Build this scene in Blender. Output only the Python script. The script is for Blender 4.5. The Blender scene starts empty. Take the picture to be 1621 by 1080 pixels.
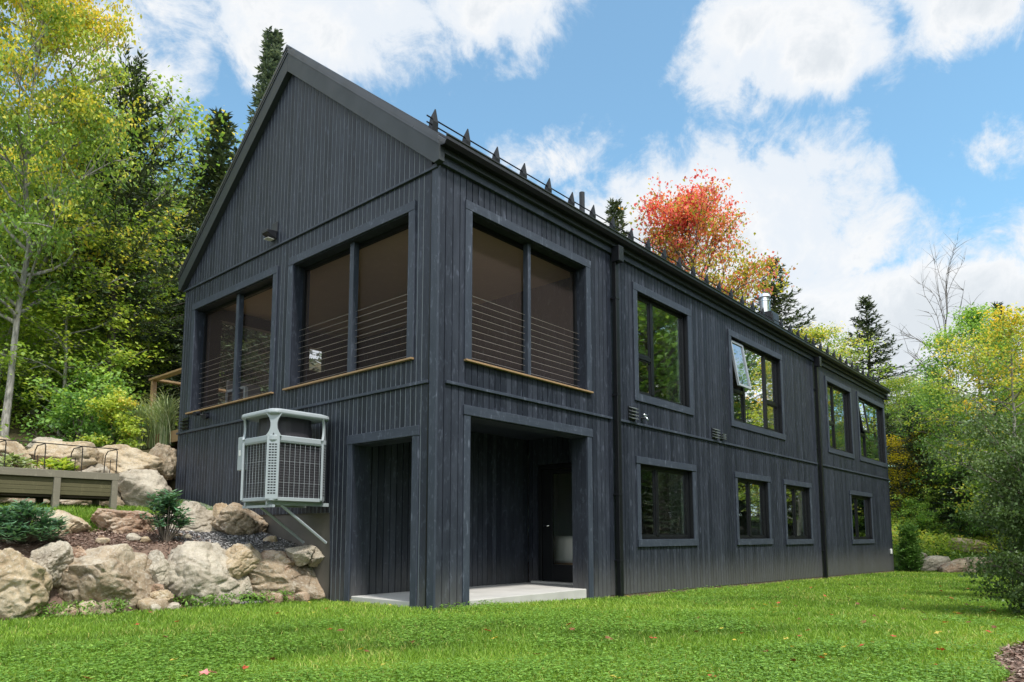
import bpy, bmesh, math, random
import numpy as np
from mathutils import Vector, Matrix, noise
random.seed(7); RNG = np.random.default_rng(7)
SC = bpy.context.scene; COL = SC.collection
R = math.radians
# ------------------------------------------------------------------ camera model
CX, CY, CZ, YAW, PITCH, FPX, PPY = -6.08738, -6.62133, 0.83319, 0.71958, 0.11351, 1128.368, 718.735
FW = np.array([math.cos(YAW)*math.cos(PITCH), math.sin(YAW)*math.cos(PITCH), math.sin(PITCH)])
RT = np.array([math.sin(YAW), -math.cos(YAW), 0.0]); UP = np.cross(RT, FW)
CAM = np.array([CX, CY, CZ])
def at(px, py, dist):
    """world point seen in direction (px,py) at horizontal distance dist"""
    d = FW + RT*(px-810.5)/FPX - UP*(py-PPY)/FPX
    return CAM + d*dist/math.hypot(d[0], d[1])
def onY(px, py, Y):
    d = FW + RT*(px-810.5)/FPX - UP*(py-PPY)/FPX
    return CAM + d*(Y-CY)/d[1]
# ------------------------------------------------------------------ object helpers
def tag(o, label=None, cat=None, group=None, kind=None):
    if label: o['label'] = label
    if cat: o['category'] = cat
    if group: o['group'] = group
    if kind: o['kind'] = kind
    return o
def wloc(o):
    v = Vector((0, 0, 0))
    while o is not None: v += o.location; o = o.parent
    return v
def empty(name, loc, label=None, cat=None, group=None):
    o = bpy.data.objects.new(name, None); COL.objects.link(o); o.location = loc
    o.empty_display_size = .2
    return tag(o, label, cat, group)
def mesh_obj(name, me, mat, parent=None):
    o = bpy.data.objects.new(name, me); COL.objects.link(o)
    if mat is not None and len(me.materials) == 0: me.materials.append(mat)
    if parent is not None: o.parent = parent
    return o
class MB:
    def __init__(s): s.v = []; s.f = []
    def quad(s, a, b, c, d):
        n = len(s.v); s.v += [tuple(a), tuple(b), tuple(c), tuple(d)]; s.f.append((n, n+1, n+2, n+3)); return s
    def hexa(s, p):
        n = len(s.v); s.v += [tuple(q) for q in p]
        for f in ((0,3,2,1),(4,5,6,7),(0,1,5,4),(1,2,6,5),(2,3,7,6),(3,0,4,7)): s.f.append(tuple(n+i for i in f))
        return s
    def box(s, x0, x1, y0, y1, z0, z1):
        return s.hexa([(x0,y0,z0),(x1,y0,z0),(x1,y1,z0),(x0,y1,z0),(x0,y0,z1),(x1,y0,z1),(x1,y1,z1),(x0,y1,z1)])
    def prism(s, poly, ext):
        n = len(s.v); k = len(poly); e = Vector(ext)
        s.v += [tuple(p) for p in poly] + [tuple(Vector(p)+e) for p in poly]
        s.f.append(tuple(range(n, n+k))); s.f.append(tuple(reversed(range(n+k, n+2*k))))
        for i in range(k): j = (i+1) % k; s.f.append((n+i, n+j, n+k+j, n+k+i))
        return s
    def tube(s, pts, rad, n=8, cap=True):
        pts = [Vector(p) for p in pts]; k = len(pts)
        rad = [rad]*k if not hasattr(rad, '__len__') else rad
        b = len(s.v); t0 = (pts[1]-pts[0]).normalized()
        u = t0.orthogonal().normalized()
        for i, p in enumerate(pts):
            t = (pts[min(i+1, k-1)]-pts[max(i-1, 0)]).normalized()
            u = (u - t*u.dot(t)).normalized(); w = t.cross(u)
            for j in range(n):
                a = 2*math.pi*j/n
                s.v.append(tuple(p+(u*math.cos(a)+w*math.sin(a))*rad[i]))
        for i in range(k-1):
            for j in range(n):
                a = b+i*n+j; c = b+i*n+(j+1) % n
                s.f.append((a, c, c+n, a+n))
        if cap:
            s.f.append(tuple(b+j for j in reversed(range(n)))); s.f.append(tuple(b+(k-1)*n+j for j in range(n)))
        return s
    def build(s, name, mat, parent=None, bevel=0, smooth=False, world=True, segs=2):
        off = wloc(parent) if (parent is not None and world) else Vector((0, 0, 0))
        me = bpy.data.meshes.new(name)
        me.from_pydata([(a-off.x, b-off.y, c-off.z) for a, b, c in s.v], [], s.f)
        bm = bmesh.new(); bm.from_mesh(me); bmesh.ops.recalc_face_normals(bm, faces=bm.faces); bm.to_mesh(me); bm.free()
        if smooth: me.shade_smooth()
        o = mesh_obj(name, me, mat, parent)
        if bevel:
            m = o.modifiers.new('bevel', 'BEVEL'); m.width = bevel; m.segments = segs; m.limit_method = 'ANGLE'
        return o
def np_mesh(name, V, F, mat, tint=None, smooth=False):
    """V (n,3), F (m,k) same k; tint per-face float"""
    me = bpy.data.meshes.new(name)
    n, m, k = len(V), len(F), F.shape[1]
    me.vertices.add(n); me.vertices.foreach_set('co', np.asarray(V, np.float32).ravel())
    me.loops.add(m*k); me.loops.foreach_set('vertex_index', np.asarray(F, np.int32).ravel())
    me.polygons.add(m); me.polygons.foreach_set('loop_start', np.arange(0, m*k, k, dtype=np.int32))
    me.update(calc_edges=True)
    if tint is not None:
        a = me.attributes.new('tint', 'FLOAT', 'FACE'); a.data.foreach_set('value', np.asarray(tint, np.float32))
    if mat is not None: me.materials.append(mat)
    if smooth: me.shade_smooth()
    return me
def copy_tree(o, parent=None):
    c = o.copy(); COL.objects.link(c); c.parent = parent
    for ch in o.children: copy_tree(ch, c)
    return c
# ------------------------------------------------------------------ materials
class NT:
    def __init__(s, nt): s.nt = nt; s.n = nt.nodes; s.l = nt.links
    def new(s, t, **k):
        n = s.n.new(t)
        for a, b in k.items(): setattr(n, a, b)
        return n
    def set(s, sock, v):
        if isinstance(v, bpy.types.NodeSocket): s.l.new(v, sock)
        elif v is not None:
            if isinstance(v, (tuple, list)) and len(v) == 3 and sock.type == 'RGBA': v = tuple(v)+(1,)
            sock.default_value = v
    def math(s, op, a, b=None, c=None, clamp=False):
        n = s.new('ShaderNodeMath', operation=op, use_clamp=clamp); s.set(n.inputs[0], a)
        if b is not None: s.set(n.inputs[1], b)
        if c is not None: s.set(n.inputs[2], c)
        return n.outputs[0]
    def mix(s, f, a, b, bt='MIX'):
        n = s.new('ShaderNodeMix', data_type='RGBA', blend_type=bt); s.set(n.inputs[0], f); s.set(n.inputs[6], a); s.set(n.inputs[7], b)
        return n.outputs[2]
    def ramp(s, f, stops, interp='LINEAR'):
        n = s.new('ShaderNodeValToRGB'); cr = n.color_ramp; cr.interpolation = interp
        while len(cr.elements) < len(stops): cr.elements.new(.5)
        for e, (p, c) in zip(cr.elements, stops):
            e.position = p; e.color = (c, c, c, 1) if not hasattr(c, '__len__') else tuple(c)+(1,)
        s.set(n.inputs[0], f); return n.outputs[0]
    def maprange(s, v, a, b, c=0, d=1, smooth=False):
        n = s.new('ShaderNodeMapRange'); n.interpolation_type = 'SMOOTHSTEP' if smooth else 'LINEAR'
        s.set(n.inputs[0], v); s.set(n.inputs[1], a); s.set(n.inputs[2], b); s.set(n.inputs[3], c); s.set(n.inputs[4], d); return n.outputs[0]
    def coord(s, kind='Object', scale=(1, 1, 1), rot=(0, 0, 0), loc=(0, 0, 0)):
        t = s.new('ShaderNodeTexCoord'); m = s.new('ShaderNodeMapping'); s.l.new(t.outputs[kind], m.inputs[0])
        m.inputs['Scale'].default_value = scale; m.inputs['Rotation'].default_value = rot; m.inputs['Location'].default_value = loc
        return m.outputs[0]
    def noise(s, vec, scale, detail=4, rough=.55, dist=0):
        n = s.new('ShaderNodeTexNoise'); s.set(n.inputs['Vector'], vec); n.inputs['Scale'].default_value = scale
        n.inputs['Detail'].default_value = detail; n.inputs['Roughness'].default_value = rough; n.inputs['Distortion'].default_value = dist
        return n.outputs[0]
    def voronoi(s, vec, scale, feature='F1'):
        n = s.new('ShaderNodeTexVoronoi', feature=feature); s.set(n.inputs['Vector'], vec); n.inputs['Scale'].default_value = scale
        return n.outputs
    def bump(s, h, strength=.3, dist=.02, normal=None):
        n = s.new('ShaderNodeBump'); n.inputs['Strength'].default_value = strength; n.inputs['Distance'].default_value = dist
        s.set(n.inputs['Height'], h)
        if normal is not None: s.set(n.inputs['Normal'], normal)
        return n.outputs[0]
def mat(name):
    m = bpy.data.materials.new(name); m.use_nodes = True; t = NT(m.node_tree)
    b = m.node_tree.nodes['Principled BSDF']; return m, t, b
def plain(name, col, rough=.5, metal=0, var=.15, scale=8, bump=.1, spec=.5):
    m, t, b = mat(name); c = t.coord(); n = t.noise(c, scale, 5)
    t.set(b.inputs['Base Color'], t.mix(n, tuple(x*(1-var) for x in col), tuple(min(1, x*(1+var)) for x in col)))
    t.set(b.inputs['Roughness'], t.maprange(n, .3, .7, rough-.08, rough+.08)); b.inputs['Metallic'].default_value = metal
    b.inputs['Specular IOR Level'].default_value = spec
    if bump: t.set(b.inputs['Normal'], t.bump(t.noise(c, scale*6, 4), bump, .005))
    return m
def stained(name, base, light, rough=.45, zfade=True, horiz=False, spec=.5):
    """black stained timber: vertical grain, knots, per board tone"""
    m, t, b = mat(name)
    sc = (1, 1, .07) if not horiz else (.07, .07, 1)
    g = t.noise(t.coord(scale=sc), 60, 5, .6)
    isl = t.new('ShaderNodeNewGeometry').outputs['Random Per Island']
    big = t.noise(t.coord(scale=(1, 1, .25) if not horiz else (.3, .3, 1)), 6, 4, .6)
    k = t.voronoi(t.coord(scale=(1, 1, .33)), 4.2)[0]
    knot = t.maprange(k, .05, .13, 1, 0, True)
    cl = t.noise(t.coord(scale=(1, 1, .35)), 17, 3, .6, 1.2)
    streak = t.math('MULTIPLY', t.maprange(cl, .56, .72, 0, 1), t.maprange(g, .35, .65, .2, 1))
    f = t.math('ADD', t.math('MULTIPLY', g, .22), t.math('MULTIPLY', streak, .7))
    f = t.math('ADD', f, t.math('MULTIPLY', isl, .22)); f = t.math('MULTIPLY', f, t.maprange(big, .3, .7, .55, 1.1))
    f = t.math('MAXIMUM', f, t.math('MULTIPLY', knot, .6), clamp=True)
    col = t.mix(f, base, light)
    if zfade:   # dusty rain splash near the ground
        z = t.new('ShaderNodeSeparateXYZ'); t.l.new(t.new('ShaderNodeNewGeometry').outputs['Position'], z.inputs[0])
        d = t.maprange(t.math('ADD', z.outputs[2], t.math('MULTIPLY', g, -.5)), -.5, .35, .55, 0, True)
        col = t.mix(d, col, (.13, .125, .12))
    t.set(b.inputs['Base Color'], col)
    t.set(b.inputs['Roughness'], t.maprange(f, 0, 1, rough, rough+.18)); b.inputs['Specular IOR Level'].default_value = spec
    t.set(b.inputs['Normal'], t.bump(g, .35, .004))
    return m
M = {}
M['joint_sheen'] = plain('painted_joint_sheen', (.20, .225, .25), .6, 0, .1, 8, 0)  # pale colour paints the sheen of the groove edges into the gable joints
M['siding'] = stained('black_siding', (.005, .007, .0135), (.105, .122, .165), .44, spec=.26)
M['trim'] = stained('black_trim', (.021, .028, .043), (.16, .185, .24), .46, zfade=False, spec=.3)
M['trimh'] = stained('black_trim_level', (.021, .028, .043), (.16, .185, .24), .46, zfade=False, spec=.3, horiz=True)
M['metal'] = plain('black_metal', (.011, .012, .016), .35, .0, .15, 6, .03, .4)
M['fascia'] = plain('fascia_metal', (.030, .036, .040), .45, .0, .08, 3, .03, .35)
M['roof'] = plain('roof_metal', (.03, .032, .037), .35, .0, .15, 3, .03, .6)
M['frame'] = plain('window_frame_black', (.007, .008, .010), .4, 0, .1, 5, 0, .35)
M['cedar'] = stained('cedar', (.27, .17, .085), (.48, .34, .19), .55, False, True)
M['cedarpost'] = stained('cedar_upright', (.33, .19, .10), (.55, .38, .22), .6, False)
M['pt'] = stained('weathered_lumber', (.16, .145, .11), (.31, .285, .22), .75, False, True)
M['ptslat'] = stained('treated_slats', (.075, .068, .03), (.155, .14, .075), .75, False, True)
M['concrete'] = plain('concrete', (.44, .43, .41), .85, 0, .35, 1.7, .5)
M['interior'] = plain('interior_paint', (.8, .82, .82), .8, 0, .05, 2, 0)
M['ceilwood'] = stained('ceiling_boards', (.46, .30, .19), (.66, .46, .31), .55, False, True)
M['unit'] = plain('unit_grey', (.33, .37, .40), .45, 0, .06, 3, .02)
M['unitdark'] = plain('unit_fins', (.035, .033, .04), .5, .2, .2, 60, .2)
M['wire'] = plain('wire_grey', (.40, .43, .47), .4, .3, .05, 3, 0)
M['galv'] = plain('galvanised', (.55, .58, .62), .3, .85, .1, 10, .05)
M['steel'] = plain('stainless', (.75, .75, .75), .22, 1, .08, 6, .03)
M['cable'] = plain('cable_steel', (.42, .38, .35), .4, .6, .05, 5, 0)
M['white'] = plain('white_fabric', (.88, .88, .87), .85, 0, .06, 4, .3)
M['wicker'] = plain('dark_cushion', (.16, .15, .15), .8, 0, .2, 15, .3)
M['white_plastic'] = plain('white_plastic', (.7, .7, .7), .4, 0, .05, 5, 0)
M['iron'] = plain('rusty_iron', (.03, .024, .02), .6, .3, .3, 20, .2)
M['orange'] = plain('orange_fabric', (.6, .25, .05), .8, 0, .1, 6, .2)
def glass_mat(base=.37):
    m, t, b = mat('glass'); t.n.remove(b); out = t.n['Material Output']
    tr = t.new('ShaderNodeBsdfTransparent'); tr.inputs[0].default_value = (.74, .80, .77, 1) if base > .1 else (.95, .96, .95, 1)
    gl = t.new('ShaderNodeBsdfGlossy'); gl.inputs['Roughness'].default_value = .02; gl.inputs[0].default_value = (.9, .95, .95, 1)
    gl.inputs[0].default_value = (.86, .88, .92, 1); t.set(gl.inputs['Normal'], t.bump(t.noise(t.coord(), 1.3, 2), .06, .02))
    fr = t.new('ShaderNodeFresnel'); fr.inputs[0].default_value = 1.5
    mx = t.new('ShaderNodeMixShader'); t.set(mx.inputs[0], t.math('ADD', t.math('MULTIPLY', fr.outputs[0], 1.2), base, clamp=True))
    t.l.new(tr.outputs[0], mx.inputs[1]); t.l.new(gl.outputs[0], mx.inputs[2]); t.l.new(mx.outputs[0], out.inputs[0]); return m
M['glass'] = glass_mat(); M['glass_clear'] = glass_mat(.04)
def screen_mat():
    m, t, b = mat('insect_screen'); t.n.remove(b); out = t.n['Material Output']
    tr = t.new('ShaderNodeBsdfTransparent'); df = t.new('ShaderNodeBsdfDiffuse'); df.inputs[0].default_value = (.10, .08, .076, 1)
    mx = t.new('ShaderNodeMixShader'); t.set(mx.inputs[0], .29)
    t.l.new(tr.outputs[0], mx.inputs[1]); t.l.new(df.outputs[0], mx.inputs[2]); t.l.new(mx.outputs[0], out.inputs[0]); return m
M['screen'] = screen_mat()
def leaf_mat(name, stops, trans=.42, rough=.55, objvar=.25, spec=.25):
    m, t, b = mat(name); out = t.n['Material Output']
    a = t.new('ShaderNodeAttribute'); a.attribute_name = 'tint'
    oi = t.new('ShaderNodeObjectInfo').outputs['Random']
    f = t.math('ADD', a.outputs['Fac'], t.math('MULTIPLY', t.math('SUBTRACT', oi, .5), objvar), clamp=True)
    c = t.ramp(f, stops)
    isl = t.new('ShaderNodeNewGeometry').outputs['Random Per Island']
    c = t.mix(1.0, c, t.ramp(isl, [(0, .78), (1, 1.2)]), 'MULTIPLY')
    t.set(b.inputs['Base Color'], c); b.inputs['Roughness'].default_value = rough; b.inputs['Specular IOR Level'].default_value = spec
    tl = t.new('ShaderNodeBsdfTranslucent'); t.set(tl.inputs[0], t.mix(1.0, c, (1.5, 1.5, .7), 'MULTIPLY'))
    mx = t.new('ShaderNodeMixShader'); mx.inputs[0].default_value = trans
    t.l.new(b.outputs[0], mx.inputs[1]); t.l.new(tl.outputs[0], mx.inputs[2]); t.l.new(mx.outputs[0], out.inputs[0]); return m
G = leaf_mat
M['leaf_yg'] = G('leaf_yellow_green', [(0, (0.084, 0.156, 0.050)), (.35, (0.202, 0.326, 0.079)), (.6, (0.420, 0.497, 0.100)), (.8, (0.774, 0.589, 0.092)), (1, (0.814, 0.527, 0.089))])
M['leaf_g'] = G('leaf_green', [(0, (0.059, 0.127, 0.053)), (.5, (0.177, 0.328, 0.086)), (.85, (0.394, 0.581, 0.128)), (1, (0.651, 0.655, 0.162))])
M['leaf_bright'] = G('leaf_bright_green', [(0, (0.104, 0.180, 0.054)), (.5, (0.277, 0.405, 0.084)), (.85, (0.519, 0.585, 0.127)), (1, (0.692, 0.553, 0.142))], .45)
M['leaf_red'] = G('leaf_red_orange', [(0, (.28, .32, .04)), (.3, (.48, .42, .07)), (.45, (.66, .34, .16)), (.65, (.72, .20, .17)), (1, (.68, .09, .12))], .4, objvar=0)
M['leaf_yel'] = G('leaf_yellow', [(0, (.25, .30, .03)), (.5, (.55, .45, .03)), (1, (.75, .50, .03))], .4)
M['needle'] = G('needle_dark', [(0, (.03, .052, .03)), (.6, (.075, .11, .06)), (1, (.15, .18, .10))], .1, objvar=.2)
M['needle_blue'] = G('needle_blue', [(0, (.06, .09, .07)), (.6, (.15, .20, .155)), (1, (.28, .33, .26))], .1, objvar=.1)
M['leaf_dark'] = G('leaf_dark_glossy', [(0, (0.052, 0.117, 0.065)), (.6, (0.105, 0.222, 0.117)), (1, (0.234, 0.374, 0.211))], .15, .35, 0, .5)
M['cedar_leaf'] = G('cedar_leaf', [(0, (0.054, 0.122, 0.032)), (.6, (0.136, 0.272, 0.054)), (1, (0.272, 0.435, 0.109))], .15)
M['reed'] = G('reed_leaf', [(0, (.18, .25, .10)), (.6, (.35, .42, .24)), (1, (.6, .62, .45))], .3)
M['grass'] = G('grass_blade', [(0, (.095, .17, .024)), (.45, (.21, .355, .045)), (.8, (.34, .47, .07)), (1, (.50, .48, .15))], .35, .5, 0, .3)
M['clover'] = G('clover_leaf', [(0, (.085, .175, .035)), (.6, (.19, .35, .06)), (1, (.33, .50, .11))], .3, .5, 0, .3)
M['fl_red'] = G('fallen_red', [(0, (.35, .06, .03)), (1, (.5, .12, .06))], .2, objvar=.6)
M['fl_brown'] = G('fallen_brown', [(0, (.14, .06, .03)), (1, (.26, .12, .05))], .1, objvar=.6)
M['fl_yel'] = G('fallen_yellow', [(0, (.5, .36, .04)), (1, (.62, .5, .12))], .2, objvar=.6)
M['fl_pink'] = G('fallen_pink', [(0, (.6, .2, .2)), (1, (.7, .3, .28))], .2)
M['chip'] = G('wood_chip', [(0, (.09, .05, .035)), (.5, (.22, .14, .11)), (1, (.42, .33, .28))], 0, .8, 0, .2)
M['pebble'] = G('pebble', [(0, (.12, .12, .13)), (.5, (.28, .27, .27)), (1, (.5, .49, .48))], 0, .8, 0, .3)
def bark(name, c0, c1):
    m, t, b = mat(name); n = t.noise(t.coord(scale=(1, 1, .3)), 14, 5, .65)
    t.set(b.inputs['Base Color'], t.ramp(n, [(.35, c0), (.65, c1)])); b.inputs['Roughness'].default_value = .85
    t.set(b.inputs['Normal'], t.bump(n, .6, .03)); return m
M['bark'] = bark('bark_brown', (.05, .04, .032), (.17, .145, .12))
M['bark_grey'] = bark('bark_pale', (.15, .14, .125), (.42, .40, .37))
def rock(name, c0, c1, c2, s):
    m, t, b = mat(name); c = t.coord(loc=(s*3.1, s, 0)); oi = t.new('ShaderNodeObjectInfo').outputs['Random']
    v = t.new('ShaderNodeVectorMath', operation='ADD'); cb = t.new('ShaderNodeCombineXYZ'); t.set(cb.inputs[0], t.math('MULTIPLY', oi, 37)); t.l.new(c, v.inputs[0]); t.l.new(cb.outputs[0], v.inputs[1]); c = v.outputs[0]
    big = t.noise(c, 1.6, 6, .65, .4); fine = t.noise(c, 28, 6, .7); mid = t.noise(c, 7, 6, .7, .6)
    col = t.ramp(big, [(.32, c0), (.5, c1), (.68, c2)])
    col = t.mix(t.maprange(mid, .52, .72, 0, .55), col, tuple(x*.45 for x in c0))
    col = t.mix(t.maprange(fine, .52, .66, 0, .55), col, (.58, .54, .47)); spk = t.noise(c, 70, 4, .8); col = t.mix(t.maprange(spk, .56, .66, 0, .6), col, (.10, .085, .07))
    cr = t.voronoi(t.mix(.25, c, t.noise(c, 2, 4)), 1.7, 'DISTANCE_TO_EDGE')[0]
    crack = t.maprange(cr, 0, .018, .0, 0)
    col = t.mix(crack, col, tuple(x*.25 for x in c0))
    nrm_xyz = t.new('ShaderNodeSeparateXYZ'); t.l.new(t.new('ShaderNodeNewGeometry').outputs['Normal'], nrm_xyz.inputs[0])
    top_pale = t.math('MULTIPLY', t.maprange(nrm_xyz.outputs[2], -.1, .8), t.maprange(t.noise(c, 3.5, 5, .7), .5, .65, 0, .45))  # pale patches, stronger on upward-facing rock
    col = t.mix(top_pale, col, (.50, .47, .40))
    oc = t.new('ShaderNodeAmbientOcclusion'); oc.inputs['Distance'].default_value = .25; oc.samples = 4
    t.set(b.inputs['Base Color'], col); b.inputs['Roughness'].default_value = .85
    h = t.math('ADD', t.math('MULTIPLY', mid, .6), t.math('MULTIPLY', fine, .45)); h = t.math('ADD', h, t.math('MULTIPLY', spk, .12)); h = t.math('SUBTRACT', h, t.math('MULTIPLY', crack, .3))
    t.set(b.inputs['Normal'], t.bump(h, .9, .05)); return m
M['rock_tan'] = rock('boulder_tan', (.27, .19, .11), (.45, .35, .225), (.54, .46, .34), 1)
M['rock_grey'] = rock('boulder_grey', (.25, .21, .16), (.41, .36, .285), (.54, .485, .395), 2)
M['rock_brown'] = rock('boulder_brown', (.19, .14, .095), (.34, .26, .175), (.47, .40, .30), 3)
M['rock_pink'] = rock('boulder_rusty', (.24, .135, .085), (.37, .25, .17), (.50, .40, .29), 4)
# ------------------------------------------------------------------ terrain
def sst(a, b, x):
    t = np.clip((x-a)/(b-a), 0, 1); return t*t*(3-2*t)
def fnoise(x, y, s=1.0):
    return (np.sin(x*1.3*s+2.1*np.sin(y*.7*s))+np.sin(y*1.7*s+1.3+1.7*np.sin(x*.9*s)))*.5
def height(x, y):
    x = np.asarray(x, float); y = np.asarray(y, float)
    lawn = -.10 - .05*sst(1, 5, x) - .0135*np.clip(x, 0, 24) + .012*fnoise(x, y, .9) + .006*fnoise(x, y, 3)
    # left terraces
    l1 = 2.35 + .17*np.clip(-x, 0, 20)
    l2 = 4.25 + .04*np.clip(-x, 0, 20)
    l3 = 7.55
    t1 = .76*sst(l1+.3, l1+.6, y) + .28*np.clip((y-l1-.5)/(l2-l1-.3), 0, 1)
    t2 = .12*sst(l2+.15, l2+.4, y) + .20*np.clip((y-l2-.3)/1.1, 0, 1)
    t3 = 1.15*sst(l3, l3+.9, y) + .42*np.clip(y-l3-2.4, 0, 60)
    left = t1+t2+t3
    # right end mound beyond the far boulders
    s = (x-22.6)*.62+(y+.0)*.78 - .27
    mound = .42*sst(0, .5, s) + .30*np.clip(s-.4, 0, 8) + .05*np.clip(s-8, 0, 60)
    # behind the house
    back = 2.45*sst(3.0, 7.5, y) + .42*np.clip(y-l3-2.6, 0, 60)
    wl = 1-sst(-.1, .25, x)
    wr = sst(21.9, 22.4, x)
    h = lawn + wl*left + wr*mound*np.where(s > 0, 1, 0) + (1-wl)*(1-wr)*back*np.where(y > 2, 1, 0)
    # far lawn edge rises softly into the woods on the right
    h = h + np.where(y < -9, .03*np.clip(-9-y, 0, 100), 0)
    far = np.hypot(x-5, y)
    return h + .12*fnoise(x, y, .25)*sst(14, 30, far)
def hz(x, y): return float(height(x, y))
def axis(lo, f0, f1, hi, st, n):
    a = f0-(np.linspace(0, 1, n)[1:]**2.2*(f0-lo)); b = f1+(np.linspace(0, 1, n)[1:]**2.2*(hi-f1))
    return np.concatenate([a[::-1], np.arange(f0, f1+st*.5, st), b])
def zone(x, y):
    """0 lawn,1 mulch,2 gravel,3 forest floor"""
    l1 = 2.3+.17*np.clip(-x, 0, 20); l2 = 4.25+.04*np.clip(-x, 0, 20)
    z = np.zeros_like(x)
    z = np.where((x < 0) & (y > l1) & (y < l2), 1, z)
    z = np.where((x < 0) & (x > -1.4) & (y > l1+.1) & (y < 7), 2, z)
    z = np.where((y > 7.2), 3, z)
    z = np.where((y < -5.80+.12*np.sin(x*1.7)+.05*np.sin(x*6)) & (x > -1.2), 1, z)
    z = np.where((y < -9) | (x > 34) | (x < -13), 3, z)
    s = (x-22.6)*.62+y*.78-.27
    z = np.where((x > 22) & (s > 5), 3, z)
    return z
xs = axis(-260, -11, 30, 300, .14, 34); ys = axis(-260, -8.2, 13, 300, .14, 34)
GX, GY = np.meshgrid(xs, ys, indexing='ij'); GZ = height(GX, GY)
nx, ny = len(xs), len(ys)
V = np.stack([GX.ravel(), GY.ravel(), GZ.ravel()], 1)
idx = np.arange(nx*ny).reshape(nx, ny)
F = np.stack([idx[:-1, :-1].ravel(), idx[1:, :-1].ravel(), idx[1:, 1:].ravel(), idx[:-1, 1:].ravel()], 1)
m, t, b = mat('ground_surface')
zc = t.new('ShaderNodeAttribute'); zc.attribute_name = 'zonecol'
n1 = t.noise(t.coord(), 3, 6, .6); n2 = t.noise(t.coord(), 60, 5, .7)
t.set(b.inputs['Base Color'], t.mix(1, zc.outputs['Color'], t.mix(t.math('MULTIPLY', t.math('ADD', n1, n2), .5), (.35, .35, .35), (1.6, 1.6, 1.6)), 'MULTIPLY'))
b.inputs['Roughness'].default_value = .95; b.inputs['Specular IOR Level'].default_value = .1; t.set(b.inputs['Normal'], t.bump(n2, .7, .03))
me = np_mesh('ground', V, F, m, smooth=True)
cols = np.array([(.07, .13, .02), (.20, .14, .11), (.25, .24, .24), (.075, .065, .035)])
zc_ = cols[zone(V[:, 0], V[:, 1]).astype(int)]
ca = me.attributes.new('zonecol', 'FLOAT_COLOR', 'POINT'); ca.data.foreach_set('color', np.concatenate([zc_, np.ones((len(zc_), 1))], 1).astype(np.float32).ravel())
tag(mesh_obj('ground', me, None), kind='structure')
# ------------------------------------------------------------------ house
L, WD, EZ, BZ, T = 21.9, 7.42, 5.72, 2.8, .30
SL = .81; RZ = 9.12
house = empty('house', (0, 0, 0), 'long black timber-clad house with a screened corner porch over an open patio', 'house')
def siding(u0, u1, zb, zt, ops, pitch, mp, thick=.16, first=(), cd_=.019):
    """boards + backing; mp(u,d,z) maps to world; ops list (u0,u1,z0,z1)"""
    lines = sorted(set([u0, u1] + list(first)))
    x = max(lines[:-1]) if len(lines) > 2 else u0
    while x+pitch < u1-.04: x += pitch; lines.append(x)
    lines = sorted(set(round(q, 4) for q in lines))
    cuts = sorted(set(lines + [round(o[0], 4) for o in ops if o[0] > u0] + [round(o[1], 4) for o in ops if o[1] < u1]))
    S = set(lines); bd, bk = MB(), MB(); g = .0035
    for a, c in zip(cuts[:-1], cuts[1:]):
        if c-a < .004: continue
        mid = (a+c)/2; zs = [zb(mid)]
        hit = sorted([(o[2], o[3]) for o in ops if o[0] <= mid <= o[1]])
        segs = []; cur = None
        lo = 'b'
        for (o0, o1) in hit: segs.append((lo, o0)); lo = o1
        segs.append((lo, 't'))
        for s0, s1 in segs:
            def zz(s, u): return zb(u) if s == 'b' else (zt(u) if s == 't' else s)
            if zz(s1, mid)-zz(s0, mid) < .01: continue
            ga = g if a in S else 0; gc = g if c in S else 0; ch = .006
            p = []
            A0, C0 = a+ga, c-gc; A1, C1 = a+ga+(ch if ga else 0), c-gc-(ch if gc else 0)
            if C1-A1 < .003: A1, C1 = A0, C0
            p = [mp(A0, .018, zz(s0, A0)), mp(C0, .018, zz(s0, C0)), mp(C1, 0, zz(s0, C1)), mp(A1, 0, zz(s0, A1)),
                 mp(A0, .018, zz(s1, A0)), mp(C0, .018, zz(s1, C0)), mp(C1, 0, zz(s1, C1)), mp(A1, 0, zz(s1, A1))]
            bd.hexa(p)
            bk.hexa([mp(a, cd_, zz(s0, a)), mp(c, cd_, zz(s0, c)), mp(c, thick, zz(s0, c)), mp(a, thick, zz(s0, a)),
                     mp(a, cd_, zz(s1, a)), mp(c, cd_, zz(s1, c)), mp(c, thick, zz(s1, c)), mp(a, thick, zz(s1, a))])
    return bd, bk
sideM = lambda u, d, z: (u, d, z)
gabM = lambda u, d, z: (d, u, z)
backM = lambda u, d, z: (u, WD-d, z)
endM = lambda u, d, z: (L-d, u, z)
lwn = lambda u: -.25 if u < 3.9 else -.095-.0135*u
# opening rects (u0,u1,z0,z1)
U1 = (.62, 3.31, 3.17, 5.27); PO = (.61, 3.30, -1, 2.42)
UW = [(4.92, 6.87, 3.37, 5.28), (8.93, 11.85, 3.37, 5.29), (15.49, 17.72, 3.36, 5.34), (18.6, 21.6, 3.36, 5.34)]
LW = [(4.92, 6.90, .76, 2.10), (9.02, 10.74, .75, 2.10), (11.88, 13.6, .73, 2.10), (17.28, 19.42, .70, 2.08)]
sideops = [U1, PO]+UW+LW
G1 = (.57, 3.44, 3.17, 5.22); G2 = (4.05, 6.9, 3.17, 5.2); PG = (.43, 1.72, -1, 2.12)
gz = lambda u: RZ-.40-SL*abs(u-WD/2)
gb = lambda u: -.2 if u < 2.25 else (.62+.0 if u < 2.25 else (1.16 if u < 5 else 1.16+.1*(u-5)))
w = None
def put(bd, bk, nm, wlabel=None, core='frame'):
    o = bd.build(nm, M['siding'], house)
    if wlabel: o['label'] = wlabel
    bk.build(nm+'_core', M[core], o)
    return o
corner = (.135, .27, .40)
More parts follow.
